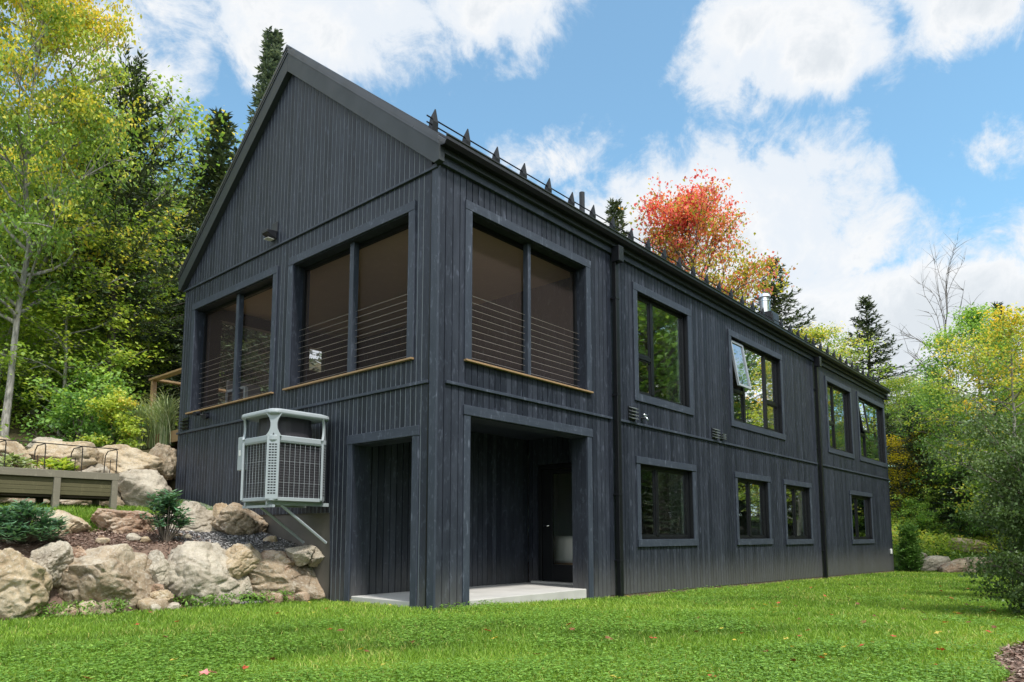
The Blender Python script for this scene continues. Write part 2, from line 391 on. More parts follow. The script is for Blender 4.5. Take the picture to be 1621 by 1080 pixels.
sw = put(*siding(0.0, L, lwn, lambda u: 5.86, sideops, .118, sideM, first=corner), 'side_wall')
gw = put(*siding(0.021, WD, gb, gz, [G1, G2, PG, (2.25, 2.252, -1, -1)], .104, gabM, first=(.15, .29), cd_=.005), 'gable_wall', core='joint_sheen')
FO = (.66, 2.25, 3.35, 5.22); FS = (2.78, 3.2, 4.55, 5.08)
put(*siding(0.021, L, lambda u: 2.6, lambda u: 5.86, [FO, FS], .118, backM), 'rear_wall')
put(*siding(0.021, WD-.021, lambda u: -.5, gz, [], .118, endM), 'end_wall')
# corner board faces
MB().box(-.014, .019, -.014, .12, -.2, 5.74).build('corner_trim', M['trim'], house, bevel=.003)
# foundation
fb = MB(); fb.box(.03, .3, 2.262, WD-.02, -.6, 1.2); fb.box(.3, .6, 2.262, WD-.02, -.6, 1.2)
fb.box(0.04, L-.04, .03, .25, -1.0, -.15); fb.build('foundation', plain('foundation_wall', (.11, .10, .088), .9, 0, .4, 2.5, .5), house)  # concrete colour darkened for dirt and for the shade behind the bracket
# splash line strip under siding right wall
MB().hexa([(3.9, .01, -.4), (L, .01, -.8), (L, .018, -.8), (3.9, .018, -.4), (3.9, .01, -.15), (L, .01, -.393), (L, .018, -.393), (3.9, .018, -.15)]).build('base_flashing', plain('rust_edge', (.13, .095, .07), .8), house)
# belt courses
def belt(nm, boxes):
    for bx in boxes: MB().box(*bx).build(nm, M['trimh'], house, bevel=.004)
belt('belt_course', [(.15, 4.02, -.035, 0, 2.785, 2.825), (4.22, 14.33, -.035, 0, 2.785, 2.825), (14.50, L, -.035, 0, 2.785, 2.825)])
belt('belt_course', [(-.035, 0, .14, 4.0, 2.785, 2.825), (-.035, 0, 4.0, WD, 2.785, 2.825), (-.035, 0, 0.0, WD+.03, 5.665, 5.70)])
# casings
def casing_frame(parent, o, mp, wd=.13, bottom=True, d=-.024, wb=None, ext=.02, matv='trim', th=.0):
    u0, u1, z0, z1 = o; wb = wb or wd
    def bx(a, c, e, f, mt, dd=0):
        p = [mp(a, d+dd, e), mp(c, d+dd, e), mp(c, 0, e), mp(a, 0, e), mp(a, d+dd, f), mp(c, d+dd, f), mp(c, 0, f), mp(a, 0, f)]
        MB().hexa(p).build('casing', M[mt], parent, bevel=.004)
    bx(u0-wd, u1+wd, z1, z1+wd, 'trimh', -.004)
    zb = z0
    bx(u0-wd, u0, zb, z1, 'trim'); bx(u1, u1+wd, zb, z1, 'trim')
    if bottom: bx(u0-wd, u1+wd+ext, z0-wb, z0, 'trimh', -.003)
def reveal(parent, o, mp, depth, mt='siding', bottom=True, nm='reveal', t_=.012):
    u0, u1, z0, z1 = o
    def bx(a, c, e, f):
        d0 = .001; d1 = depth
        MB().hexa([mp(a, d0, e), mp(c, d0, e), mp(c, d1, e), mp(a, d1, e), mp(a, d0, f), mp(c, d0, f), mp(c, d1, f), mp(a, d1, f)]).build(nm, M[mt], parent)
    bx(u0, u0+t_, z0, z1); bx(u1-t_, u1, z0, z1); bx(u0+t_, u1-t_, z1-t_, z1)
    if bottom: bx(u0+t_, u1-t_, z0, z0+t_)
def hbox(mp, a, c, d0, d1, e, f):
    return MB().hexa([mp(a, d0, e), mp(c, d0, e), mp(c, d1, e), mp(a, d1, e), mp(a, d0, f), mp(c, d0, f), mp(c, d1, f), mp(a, d1, f)])
def add_h(mb, mp, a, c, d0, d1, e, f):
    mb.hexa([mp(a, d0, e), mp(c, d0, e), mp(c, d1, e), mp(a, d1, e), mp(a, d0, f), mp(c, d0, f), mp(c, d1, f), mp(a, d1, f)])
# screened openings with cable rails
def screened(o, mp, mull, cables=True, mw=.05):
    u0, u1, z0, z1 = o; fr = MB()
    fw = .05
    i0, i1, j0, j1 = u0+.012, u1-.012, z0+.012, z1-.012
    add_h(fr, mp, i0, i0+fw, .17, .24, j0, j1); add_h(fr, mp, i1-fw, i1, .17, .24, j0, j1)
    add_h(fr, mp, i0+fw, i1-fw, .17, .24, j1-fw, j1); add_h(fr, mp, i0+fw, i1-fw, .17, .24, j0, j0+fw)
    op = fr.build('screened_opening', M['frame'], house)
    hbox(mp, mull-mw, mull+mw, .07, .168, j0, j1).build('mullion', M['trim'], op, bevel=.005)
    casing_frame(op, o, mp, .13, False)
    reveal(op, o, mp, T, bottom=False)
    hbox(mp, u0+.012, u1-.012, .0, T, z0-.02, z0+.012).build('sill_cap', M['frame'], op)
    hbox(mp, u0-.13, u1+.13, -.055, .0, z0-.027, z0-.001).build('wooden_sill', M['cedar'], op, bevel=.003)
    q = MB(); q.quad(mp(i0, .21, j0), mp(i1, .21, j0), mp(i1, .21, j1), mp(i0, .21, j1)); q.build('screen', M['screen'], op)
    if cables:
        for k in range(10):
            z = z0+.09+k*.098
            MB().tube([mp(i0, .13, z), mp(mull-.04, .13, z)], .0026, 5).build('cable', M['cable'], op)
            MB().tube([mp(mull+.04, .13, z), mp(i1, .13, z)], .0026, 5).build('cable', M['cable'], op)
screened(U1, sideM, 1.95, mw=.035); screened(G1, gabM, 1.97); screened(G2, gabM, 5.40)
opf = MB(); add_h(opf, backM, .66, .72, .05, .12, 3.35, 5.22); add_h(opf, backM, 2.19, 2.25, .05, .12, 3.35, 5.22); opf.build('rear_opening_frame', M['frame'], house)
# glazed windows
def windows(o, mp, mulls, cross, upper, opened=None):
    u0, u1, z0, z1 = o; fw = .05; d0, d1 = .07, .12
    fr = MB()
    i0, i1, j0, j1 = u0+.012, u1-.012, z0+.012, z1-.012
    add_h(fr, mp, i0, i0+fw, d0, d1, j0, j1); add_h(fr, mp, i1-fw, i1, d0, d1, j0, j1)
    add_h(fr, mp, i0+fw, i1-fw, d0, d1, j1-fw, j1); add_h(fr, mp, i0+fw, i1-fw, d0, d1, j0, j0+fw)
    win = fr.build('window', M['frame'], house, bevel=.004)
    edges = [i0+fw]
    for mu in mulls:
        hbox(mp, mu-.05, mu+.05, d0-.012, d1, j0+fw, j1-fw).build('mullion', M['frame'], win, bevel=.004); edges += [mu-.05, mu+.05]
    edges.append(i1-fw)
    bays = [(edges[2*i], edges[2*i+1]) for i in range(len(edges)//2)]
    for bi, (a, c) in enumerate(bays):
        cz = cross.get(bi)
        parts = [(j0+fw, j1-fw)]
        if cz:
            hbox(mp, a, c, d0-.008, d1, cz-.04, cz+.04).build('transom', M['frame'], win, bevel=.004)
            parts = [(j0+fw, cz-.04), (cz+.04, j1-fw)]
        for pi, (e, f) in enumerate(parts):
            if opened == (bi, pi):
                # awning sash hinged at the top, bottom swung out
                ang = R(9 if len(mulls) == 2 else 7); hgt = f-e
                def sp(u, h, dd):   # h measured down from the hinge
                    return mp(u, d0-math.sin(ang)*h-math.cos(ang)*dd, f-math.cos(ang)*h+math.sin(ang)*dd)
                sm = MB(); r_ = .05
                for (ua, ub, ha, hb) in ((a, a+r_, 0, hgt), (c-r_, c, 0, hgt), (a+r_, c-r_, 0, r_), (a+r_, c-r_, hgt-r_, hgt)):
                    sm.hexa([sp(ua, hb, .0), sp(ub, hb, .0), sp(ub, hb, .045), sp(ua, hb, .045), sp(ua, ha, 0), sp(ub, ha, 0), sp(ub, ha, .045), sp(ua, ha, .045)])
                so = sm.build('open_sash', M['wire' if len(mulls) == 2 else 'frame'], win); so['label'] = 'sash swung open at the bottom'
                MB().quad(sp(a+r_, hgt-r_, .02), sp(c-r_, hgt-r_, .02), sp(c-r_, r_, .02), sp(a+r_, r_, .02)).build('pane', M['glass'], so)
                continue
            rr = .028
            if not upper or bi != 1:
                sm = MB()
                add_h(sm, mp, a, a+rr, d0+.005, d1-.005, e, f); add_h(sm, mp, c-rr, c, d0+.005, d1-.005, e, f)
                add_h(sm, mp, a+rr, c-rr, d0+.005, d1-.005, e, e+rr); add_h(sm, mp, a+rr, c-rr, d0+.005, d1-.005, f-rr, f)
                sm.build('sash', M['frame'], win)
            else: rr = 0
            MB().quad(mp(a+rr, .095, e+rr), mp(c-rr, .095, e+rr), mp(c-rr, .095, f-rr), mp(a+rr, .095, f-rr)).build('pane', M['glass'], win)
    reveal(win, o, mp, .068, 'frame')
    # white lining inside
    lin = MB()
    add_h(lin, mp, u0-.01, u0+.05, .162, .42, z0, z1); add_h(lin, mp, u1-.17, u1+.01, .162, .42, z0, z1)
    add_h(lin, mp, u0+.02, u1-.02, .17, .42, z1-.02, z1+.01); add_h(lin, mp, u0+.02, u1-.02, .17, .42, z0-.01, z0+.02)
    lin.build('inner_lining', M['interior'], win)
    if upper: casing_frame(win, o, mp, .14)
    else:
        hbox(mp, u0-.14, u1+.14, -.03, 0, z1, z1+.125).build('head_casing', M['trimh'], win, bevel=.004)
        hbox(mp, u0-.12, u0, -.018, 0, z0, z1).build('casing', M['trim'], win, bevel=.003)
        hbox(mp, u1, u1+.12, -.018, 0, z0, z1).build('casing', M['trim'], win, bevel=.003)
        hbox(mp, u0-.13, u1+.14, -.034, 0, z0-.13, z0).build('sill', M['trimh'], win, bevel=.004)
    return win
windows(UW[0], sideM, [5.56], {0: 4.10}, True)
windows(UW[1], sideM, [9.72, 11.02], {0: 4.10, 2: 4.10}, True, opened=(0, 1))
windows(UW[2], sideM, [16.25], {0: 4.15}, True)
windows(UW[3], sideM, [19.45], {0: 4.15}, True, opened=(0, 1))
windows(LW[0], sideM, [5.62], {}, False); windows(LW[1], sideM, [9.80], {}, False)
windows(LW[2], sideM, [12.70], {}, False); windows(LW[3], sideM, [18.1], {}, False)
# interior shells
inn = MB()
inn.box(4.15, L-.2, 4.2, 4.3, -.05, 5.8); inn.box(8.0, 8.1, .2, 4.2, 0, 5.7); inn.box(14.7, 14.8, .2, 4.2, 0, 5.7)
inn.box(4.1, L-.2, .17, 4.3, 5.62, 5.7); inn.build('interior_wall', M['interior'], house)
inn = MB(); inn.box(4.12, L-.2, .17, 4.3, 2.72, 2.95); inn.box(4.12, L-.2, .17, 4.3, -.08, -.02)
inn.build('interior_floor', plain('floor_oak', (.25, .17, .1), .5), house)
# upper screened porch room
pr = MB(); pr.box(3.95, 4.08, .17, WD-.17, 2.95, 5.75); pr.build('porch_inner_wall', M['siding'], house)
MB().box(.17, 3.95, .17, WD-.17, 5.46, 5.55).build('porch_ceiling', M['ceilwood'], house)
MB().box(.17, 4.1, .17, WD-.17, 2.68, 2.93).build('porch_floor', M['pt'], house)
# attic closing
MB().box(.17, L-.2, .17, WD-.17, 5.77, 5.80).build('attic_floor', M['frame'], house)
# lower patio recess
slab = MB(); slab.box(.02, 3.93, .03, 1.76, -.22, -.01); slab.build('patio_slab', M['concrete'], house, bevel=.01)
bd, bk = siding(.03, 3.95, lambda u: -.05, lambda u: 2.67, [], .118, lambda u, d, z: (u, 1.78+d, z), thick=.1)
put(bd, bk, 'patio_wall')
DR = (.55, 1.55, -.05, 2.10)
bd, bk = siding(.03, 1.78, lambda u: -.05, lambda u: 2.67, [DR], .118, lambda u, d, z: (3.95+d, u, z), thick=.1)
put(bd, bk, 'patio_wall')
MB().box(.17, 3.95, .17, 1.9, 2.58, 2.67).build('patio_ceiling', M['siding'], house)
for nm, o, mp in (('side', PO, sideM), ('gable', PG, gabM)):
    u0, u1, z0, z1 = o
    po = hbox(mp, u0-.13, u1+.14 if nm == 'side' else u1+.12, -.03, 0, z1, z1+.13).build('opening_head', M['trimh'], house, bevel=.004)
    hbox(mp, u0-.12, u0, -.02, 0, -.2, z1).build('casing', M['trim'], po, bevel=.003)
    hbox(mp, u1, u1+(.12 if nm == 'side' else .1), -.02, 0, -.2, z1).build('casing', M['trim'], po, bevel=.003)
    # thick jambs lined with boards
    for (a, s_) in ((u0, 1), (u1, -1)):
        for k in range(3):
            d0 = .003+k*.098; d1 = d0+.095
            hbox(mp, min(a, a+s_*.014), max(a, a+s_*.014), d0, d1, -.2, z1-.014).build('jamb_board', M['siding'], po)
    hbox(mp, u0+.0, u1-.0, .003, T, z1-.014, z1).build('soffit_board', M['siding'], po)
cc = MB(); cc.box(.02, .42, .17, .43, -.2, 2.6); cc.box(.17, .6, .02, .43, -.2, 2.6)
cc.build('corner_post_core', M['siding'], house)
cc = MB(); cc.box(3.31, 3.94, .17, T, -.2, 2.6); cc.build('return_wall', M['siding'], house)
cc = MB(); cc.box(.17, T, 1.73, 1.78, -.2, 2.6); cc.build('return_wall', M['siding'], house)
# patio door
dm = lambda u, d, z: (3.95+d, u, z)
dfr = MB()
add_h(dfr, dm, .56, .63, -.0, .08, -.01, 2.09); add_h(dfr, dm, 1.47, 1.54, -.0, .08, -.01, 2.09); add_h(dfr, dm, .63, 1.47, -.0, .08, 2.01, 2.09)
door = dfr.build('door', M['frame'], house, bevel=.004)
dl = MB(); add_h(dl, dm, .64, .74, .02, .065, .03, 2.0); add_h(dl, dm, 1.24, 1.46, .02, .065, .03, 2.0); add_h(dl, dm, .74, 1.24, .02, .065, 1.93, 2.0); add_h(dl, dm, .74, 1.24, .02, .065, .03, .32)
dl.build('door_leaf', M['frame'], door, bevel=.003)
MB().quad(dm(.74, .04, .32), dm(1.24, .04, .32), dm(1.24, .04, 1.93), dm(.74, .04, 1.93)).build('pane', M['glass_clear'], door)
MB().tube([dm(1.4, -.03, 1.0), dm(1.27, -.03, 1.0)], .012, 8).tube([dm(1.4, .02, 1.0), dm(1.4, -.035, 1.0)], .014, 8).build('handle', M['steel'], door, smooth=True)
MB().box(3.80, 3.95, .5, 1.6, -.009, .025).build('threshold', M['concrete'], door)
# roof
def rz(y): return RZ-SL*abs(y-WD/2)
X0, X1 = -.10, L+.12; EV = .11
roof = None
rf = MB()
for sgn in (0, 1):
    ya, yb = (-EV, WD/2) if sgn == 0 else (WD/2, WD+EV)
    rf.hexa([(X0-.02, ya, rz(ya)-.06), (X1+.02, ya, rz(ya)-.06), (X1+.02, yb, rz(yb)-.06), (X0-.02, yb, rz(yb)-.06),
             (X0-.02, ya, rz(ya)), (X1+.02, ya, rz(ya)), (X1+.02, yb, rz(yb)), (X0-.02, yb, rz(yb))])
roof = rf.build('roof', M['roof'], house)
sm = MB(); x = X0-.015
while x < X1:
    for sgn in (0, 1):
        ya, yb = (-EV+.02, WD/2-.02) if sgn == 0 else (WD/2+.02, WD+EV-.02)
        sm.hexa([(x, ya, rz(ya)-.0), (x+.022, ya, rz(ya)), (x+.022, yb, rz(yb)), (x, yb, rz(yb)), (x, ya, rz(ya)+.028), (x+.022, ya, rz(ya)+.028), (x+.022, yb, rz(yb)+.028), (x, yb, rz(yb)+.028)])
    x += .405
sm.build('standing_seams', M['roof'], roof)
MB().prism([(X0-.03, WD/2-.14, RZ-.10), (X0-.03, WD/2, RZ+.035), (X0-.03, WD/2+.14, RZ-.10), (X0-.03, WD/2, RZ-.02)], (X1-X0+.06, 0, 0)).build('ridge_cap', M['roof'], roof)
# rake boards (front and far)
for (xa, xb) in ((X0, -.001), (L+.001, X1)):
    for s_ in (-1, 1):
        ye = WD/2+s_*(WD/2+EV); hh = .38
        poly = [(xa, WD/2, RZ-.061), (xa, ye, rz(ye)-.061), (xa, ye, rz(ye)-hh+.06), (xa, ye-s_*.10, rz(ye)-hh+.045), (xa, WD/2, RZ-.061-hh)]
        MB().prism(poly, (xb-xa, 0, 0)).build('rake_board', M['fascia'], roof, bevel=.003)
        # drip edge line
        poly = [(xa-.012, WD/2, RZ-.05), (xa-.012, ye, rz(ye)-.05), (xa-.012, ye, rz(ye)-.11), (xa-.012, WD/2, RZ-.11)]
        MB().prism(poly, (.011, 0, 0)).build('drip_edge', M['roof'], roof)
for s_ in (-1, 1):
    y1 = 0 if s_ < 0 else WD
    MB().box(0, L, min(y1, y1+s_*EV), max(y1, y1+s_*EV), 5.83, 5.86).build('soffit', M['fascia'], roof)
    MB().box(0, L, min(y1+s_*(EV-.02), y1+s_*EV), max(y1+s_*(EV-.02), y1+s_*EV), 5.861, 5.96).build('fascia_board', M['fascia'], roof)
MB().box(.0, L, -.045, 0, 5.72, 5.83).build('frieze_board', M['trimh'], house, bevel=.004)
# gutter (K profile)
gp = [(X0+.02, -EV-.001, 5.90), (X0+.02, -EV-.085, 5.90), (X0+.02, -EV-.12, 5.955), (X0+.02, -EV-.12, 6.0), (X0+.02, -EV-.135, 6.01), (X0+.02, -EV-.135, 6.025), (X0+.02, -EV-.108, 6.025), (X0+.02, -EV-.108, 5.96), (X0+.02, -EV-.08, 5.912), (X0+.02, -EV-.001, 5.912)]
MB().prism(gp, (L+.05, 0, 0)).build('gutter', M['metal'], house)
for xd in (4.11, 14.41):
    dsp = MB()
    zb_ = hz(xd, -.3)-.05
    dsp.box(xd-.05, xd+.05, -.115, -.035, zb_, 5.56); 0 and dsp.hexa([(xd-.05, -.25, zb_-.06), (xd+.05, -.25, zb_-.06), (xd+.05, -.035, zb_), (xd-.05, -.035, zb_), (xd-.05, -.25, zb_+.0), (xd+.05, -.25, zb_+.0), (xd+.05, -.115, zb_+.12), (xd-.05, -.115, zb_+.12)])
    d_ = dsp.build('downspout', M['frame'], house, bevel=.008)
    MB().box(xd-.075, xd+.075, -.21, -.046, 5.55, 5.83).build('collector', M['metal'], d_, bevel=.01)
    for zz in (4.9, 3.2, 1.5, .4): MB().box(xd-.055, xd+.055, -.12, -.001, zz, zz+.03).build('strap', M['metal'], d_)
# snow guards
yG = .16
for k in range(42):
    xg = .03+k*.622
    if xg > L: break
    zr = rz(yG)
    base = Vector((xg, yG, zr)); nrm = Vector((0, -SL, 1)).normalized(); al = Vector((0, 1, SL)).normalized()
    th = .03; prof = [(-.10, 0), (.06, 0), (.05, .09), (.02, .19), (-.01, .29), (-.045, .29), (-.075, .16), (-.10, .07)]
    poly = [base+Vector((-th, 0, 0))+al*a*.8+Vector((0, 0, 1))*c_*.86 for a, c_ in prof]
    mb = MB(); n0 = len(mb.v)
    # plate tapered: wide foot, pointed tip, facing down-slope
    w0, w1 = .055, .006
    P = lambda dx, a, c_: tuple(base+Vector((dx, 0, 0))+al*a+Vector((0, -.15, 1)).normalized()*c_)
    mb.hexa([P(-w0, -.05, -.01), P(w0, -.05, -.01), P(w0, .05, -.01), P(-w0, .05, -.01), P(-.045, -.045, .15), P(.045, -.045, .15), P(.045, .045, .15), P(-.045, .045, .15)])
    mb.hexa([P(-.045, -.045, .15), P(.045, -.045, .15), P(.045, .045, .15), P(-.045, .045, .15), P(-w1, -.005, .31), P(w1, -.005, .31), P(w1, .005, .31), P(-w1, .005, .31)])
    mb.build('snow_guard', M['frame'], roof)
for h_ in (.08, .17):
    MB().tube([(X0+.0, yG-.02, rz(yG)+h_), (L+.05, yG-.02, rz(yG)+h_)], .011, 6).build('snow_rail', M['metal'], roof)
# roof stacks
yv = 3.3; xv = 7.9
MB().tube([(xv, yv, rz(yv)-.1), (xv, yv, rz(yv)+.60)], .07, 14).build('vent_pipe', M['metal'], roof, smooth=False)
cxm, cym = 14.9, 1.3
ch = MB().box(cxm, cxm+.6, cym, cym+.55, rz(cym)-.1, 7.62).build('chimney', M['metal'], roof, bevel=.01)
MB().tube([(cxm+.28, cym+.3, 7.6), (cxm+.28, cym+.3, 8.02)], .15, 18).build('flue', M['steel'], ch)
MB().tube([(cxm+.28, cym+.3, 8.02), (cxm+.28, cym+.3, 8.06)], .17, 18).tube([(cxm+.28, cym+.3, 8.06), (cxm+.28, cym+.3, 8.15)], .12, 18).tube([(cxm+.28, cym+.3, 8.15), (cxm+.28, cym+.3, 8.24)], [.18, .16], 18).tube([(cxm+.28, cym+.3, 7.62), (cxm+.28, cym+.3, 7.66)], .19, 18).build('flue_cap', M['steel'], ch)
# small fittings
lamp = MB(); lamp.hexa([(-.02, 3.98, 5.93), (-.02, 4.16, 5.93), (-.001, 4.16, 5.93), (-.001, 3.98, 5.93), (-.02, 3.98, 6.12), (-.02, 4.16, 6.12), (-.001, 4.16, 6.12), (-.001, 3.98, 6.12)])
lamp.hexa([(-.20, 3.98, 5.88), (-.20, 4.16, 5.88), (-.02, 4.16, 5.80), (-.02, 3.98, 5.80), (-.20, 3.98, 5.93), (-.20, 4.16, 5.93), (-.02, 4.16, 5.95), (-.02, 3.98, 5.95)])
lp_ = lamp.build('wall_lamp', M['metal'], house, bevel=.008)
MB().box(-.17, -.05, 4.0, 4.14, 5.795, 5.80).build('lamp_lens', M['white_plastic'], lp_)
def vent_hood(x0, x1, z0, z1):
    mb = MB(); mb.box(x0, x1, -.02, 0, z0, z1)
    v_ = mb.build('vent_hood', M['metal'], house, bevel=.003)
    n = 4; dz = (z1-z0)/n
    for i in range(n):
        zz = z0+i*dz
        MB().hexa([(x0, -.085, zz+.005), (x1, -.085, zz+.005), (x1, -.02, zz+dz*.6), (x0, -.02, zz+dz*.6), (x0, -.085, zz+.018), (x1, -.085, zz+.018), (x1, -.02, zz+dz*.6+.012), (x0, -.02, zz+dz*.6+.012)]).build('louvre', M['galv'], v_)
vent_hood(4.56, 4.79, 2.86, 3.10); vent_hood(7.83, 8.07, 2.86, 3.08); vent_hood(8.22, 8.36, 2.87, 3.0)
tp = MB().tube([(5.02, 0, 2.93), (5.02, -.10, 2.93), (5.02, -.13, 2.88)], .018, 8).tube([(4.97, -.07, 2.98), (5.07, -.07, 2.98)], .02, 8).tube([(5.02, -.07, 2.93), (5.02, -.07, 2.98)], .012, 8)
tp.build('hose_tap', M['galv'], house, smooth=True)
gv = MB().box(-.02, 0, 6.95, 7.2, 2.86, 3.08); gv_ = gv.build('vent_hood', M['metal'], house)
for i in range(3): MB().box(-.07, -.02, 6.95, 7.2, 2.88+i*.065, 2.895+i*.065).build('louvre', M['metal'], gv_)
sp = MB().box(-.03, 0, 6.18, 6.30, 2.98, 3.08).tube([(-.03, 6.24, 3.03), (-.10, 6.30, 3.05)], .015, 8).tube([(-.06, 6.42, 3.09), (-.20, 6.30, 3.05)], .042, 10).tube([(-.06, 6.10, 3.0), (-.16, 6.02, 2.97)], .045, 10)
sp.build('spotlight', M['metal'], house, smooth=False)
ob = MB().box(21.45, 21.62, -.05, 0, .18, .36).build('outlet_cover', M['white_plastic'], house, bevel=.02)
# ------------------------------------------------------------------ furniture glimpsed inside
bed = empty('bed', (5.2, 1.6, 0), 'white covered bed glimpsed through the patio door glass', 'bed')
MB().box(4.45, 6.2, .75, 2.6, .12, .38).build('bed_base', M['cedar'], bed, bevel=.02)
MB().box(4.4, 6.25, .72, 2.65, .32, .82).build('duvet', M['white'], bed, bevel=.09, segs=4)
MB().box(5.6, 6.15, .9, 1.5, .82, .98).build('pillow', M['white'], bed, bevel=.07, segs=4)
thr = MB().box(4.38, 4.9, .71, 1.0, .3, .5).build('blanket', M['orange'], bed, bevel=.02)
sofa = empty('patio_sofa', (2.2, 5.6, 2.93), 'grey cushioned sofa in the screened porch, behind the left gable screen', 'sofa')
MB().box(1.6, 3.6, 5.5, 6.3, 3.03, 3.28).build('seat', M['wicker'], sofa, bevel=.05, segs=3)
MB().box(1.6, 3.6, 6.25, 6.5, 3.03, 3.75).build('backrest', M['wicker'], sofa, bevel=.06, segs=3)
MB().box(1.5, 1.62, 5.5, 6.5, 2.93, 3.55).build('armrest', M['wicker'], sofa, bevel=.03); MB().box(3.58, 3.7, 5.5, 6.5, 2.93, 3.55).build('armrest', M['wicker'], sofa, bevel=.03)
arm = empty('patio_armchair', (.9, 6.3, 2.93), 'boxy framed armchair beside the sofa, left end of the screened porch', 'armchair')
for (xx, yy) in ((.55, 5.9), (1.2, 5.9), (.55, 6.6), (1.2, 6.6)): MB().box(xx, xx+.06, yy, yy+.06, 2.93, 3.62).build('leg', M['wire'], arm)
MB().box(.55, 1.26, 5.96, 6.6, 3.25, 3.4).build('seat', M['wicker'], arm, bevel=.03); MB().box(.55, 1.26, 6.6, 6.66, 3.4, 3.85).build('backrest', M['wicker'], arm, bevel=.02)
MB().box(.55, .61, 5.96, 6.6, 3.6, 3.65).build('armrest', M['wire'], arm); MB().box(1.2, 1.26, 5.96, 6.6, 3.6, 3.65).build('armrest', M['wire'], arm)
tb = empty('patio_table', (2.6, 2.6, 2.93), 'small wooden table behind the right gable screen', 'table')
MB().box(1.9, 3.2, 2.2, 3.4, 3.62, 3.67).build('tabletop', M['cedar'], tb, bevel=.01)
for (xx, yy) in ((1.95, 2.25), (3.1, 2.25), (1.95, 3.3), (3.1, 3.3)): MB().box(xx, xx+.06, yy, yy+.06, 2.93, 3.62).build('leg', M['cedar'], tb)
# ------------------------------------------------------------------ heat pump
ux0, ux1, uy0, uy1, uz0, uz1 = -1.02, -.14, 2.14, 2.98, 1.30, 2.58
hp = empty('heat_pump', (-.58, 2.56, uz0), 'grey square outdoor heat pump with a domed lid, hung on the gable wall', 'heat pump')
def rrect(x0, x1, y0, y1, r, n=5):
    pts = []
    for (cx_, cy_, a0) in ((x1-r, y1-r, 0), (x0+r, y1-r, 90), (x0+r, y0+r, 180), (x1-r, y0+r, 270)):
        for i in range(n+1):
            a = R(a0+90*i/n); pts.append((cx_+r*math.cos(a), cy_+r*math.sin(a)))
    return pts
def loft(mb, rings):
    b0 = len(mb.v); k = len(rings[0])
    for r_ in rings: mb.v += [tuple(p) for p in r_]
    for i in range(len(rings)-1):
        for j in range(k): a = b0+i*k+j; c_ = b0+i*k+(j+1) % k; mb.f.append((a, c_, c_+k, a+k))
    mb.f.append(tuple(b0+j for j in reversed(range(k)))); mb.f.append(tuple(b0+(len(rings)-1)*k+j for j in range(k)))
zc0, zc1 = uz0+.05, uz0+.80   # coil zone
def ring(ins, z, r=.10): return [(x_, y_, z) for x_, y_ in rrect(ux0+ins, ux1-ins, uy0+ins, uy1-ins, r)]
mb = MB(); loft(mb, [ring(0, uz0), ring(0, uz0+.05)]); mb.build('base_pan', M['unit'], hp, bevel=.005)
mb = MB(); loft(mb, [ring(.045, zc0), ring(.045, zc1)]); mb.build('coil', M['unitdark'], hp)
mb = MB(); loft(mb, [ring(.0, zc1), ring(-.012, zc1+.03), ring(-.012, zc1+.09), ring(.01, zc1+.10)]); mb.build('shoulder_band', M['unit'], hp, bevel=.006)
mb = MB(); loft(mb, [ring(.09, zc1+.10, .25), ring(.11, uz1-.1, .22)]); mb.build('dark_fan_hollow', M['unitdark'], hp)  # dark solid stands in for the shaded open hollow below the lid
mb = MB(); loft(mb, [ring(-.03, uz1-.10, .12), ring(-.045, uz1-.075, .13), ring(-.04, uz1-.035, .13), ring(.02, uz1-.012, .12), ring(.14, uz1+.012, .1), ring(.3, uz1+.02, .08)])
mb.build('lid', M['unit'], hp, smooth=False, bevel=.008)
for (cx_, cy_, dx, dy) in ((ux0, uy0, 1, 1), (ux1, uy0, -1, 1), (ux0, uy1, 1, -1), (ux1, uy1, -1, -1)):
    # chamfered corner post with hourglass upper strut
    A_ = Vector((cx_+dx*.115, cy_-dy*.006, 0)); B_ = Vector((cx_-dx*.006, cy_+dy*.115, 0)); nrm = Vector((-dx, -dy, 0)).normalized()
    mid = (A_+B_)/2+nrm*.035; half = (B_-A_)/2
    pst = MB()
    def pr_(z, s_, t_=.03): return [tuple(mid+half*s_+Vector((0, 0, z))), tuple(mid-half*s_+Vector((0, 0, z))), tuple(mid-half*s_-nrm*t_+Vector((0, 0, z))), tuple(mid+half*s_-nrm*t_+Vector((0, 0, z)))]
    loft(pst, [pr_(uz0+.02, 1), pr_(zc1+.08, 1.0)]); po = pst.build('corner_post', M['unit'], hp, bevel=.004)
    st = MB(); zs = np.linspace(zc1+.08, uz1-.09, 11)
    loft(st, [pr_(z, .52+.75*abs((i-5)/5)**2.2) for i, z in enumerate(zs)]); st.build('strut', M['unit'], hp)
    sl = MB()
    for i in range(19):
        z = uz0+.09+i*.037
        for c_ in (-.45, 0, .45):
            q0 = mid+half*(c_-.17)+nrm*.0015; q1 = mid+half*(c_+.17)+nrm*.0015
            sl.quad(q0+Vector((0, 0, z)), q1+Vector((0, 0, z)), q1+Vector((0, 0, z+.018)), q0+Vector((0, 0, z+.018)))
    sl.build('louvre_slots', M['frame'], po)
    tri = MB(); q = mid+nrm*.004; tri.v += [tuple(q-half*.32+Vector((0, 0, zc1+.065))), tuple(q+half*.32+Vector((0, 0, zc1+.065))), tuple(q+Vector((0, 0, zc1+.125)))]; tri.f.append((0, 1, 2)); tri.build('triangle_badge', M['frame'], po)
gr = MB()
for k in range(9):
    s_ = .12+k*.08
    for (a, b_) in (((ux0+s_, uy0+.012), None), ((ux0+.012, uy0+s_-.01), None)):
        if a[0] < ux1-.08 and a[1] < uy1-.09: gr.tube([(a[0], a[1], zc0), (a[0], a[1], zc1)], .0026, 5)
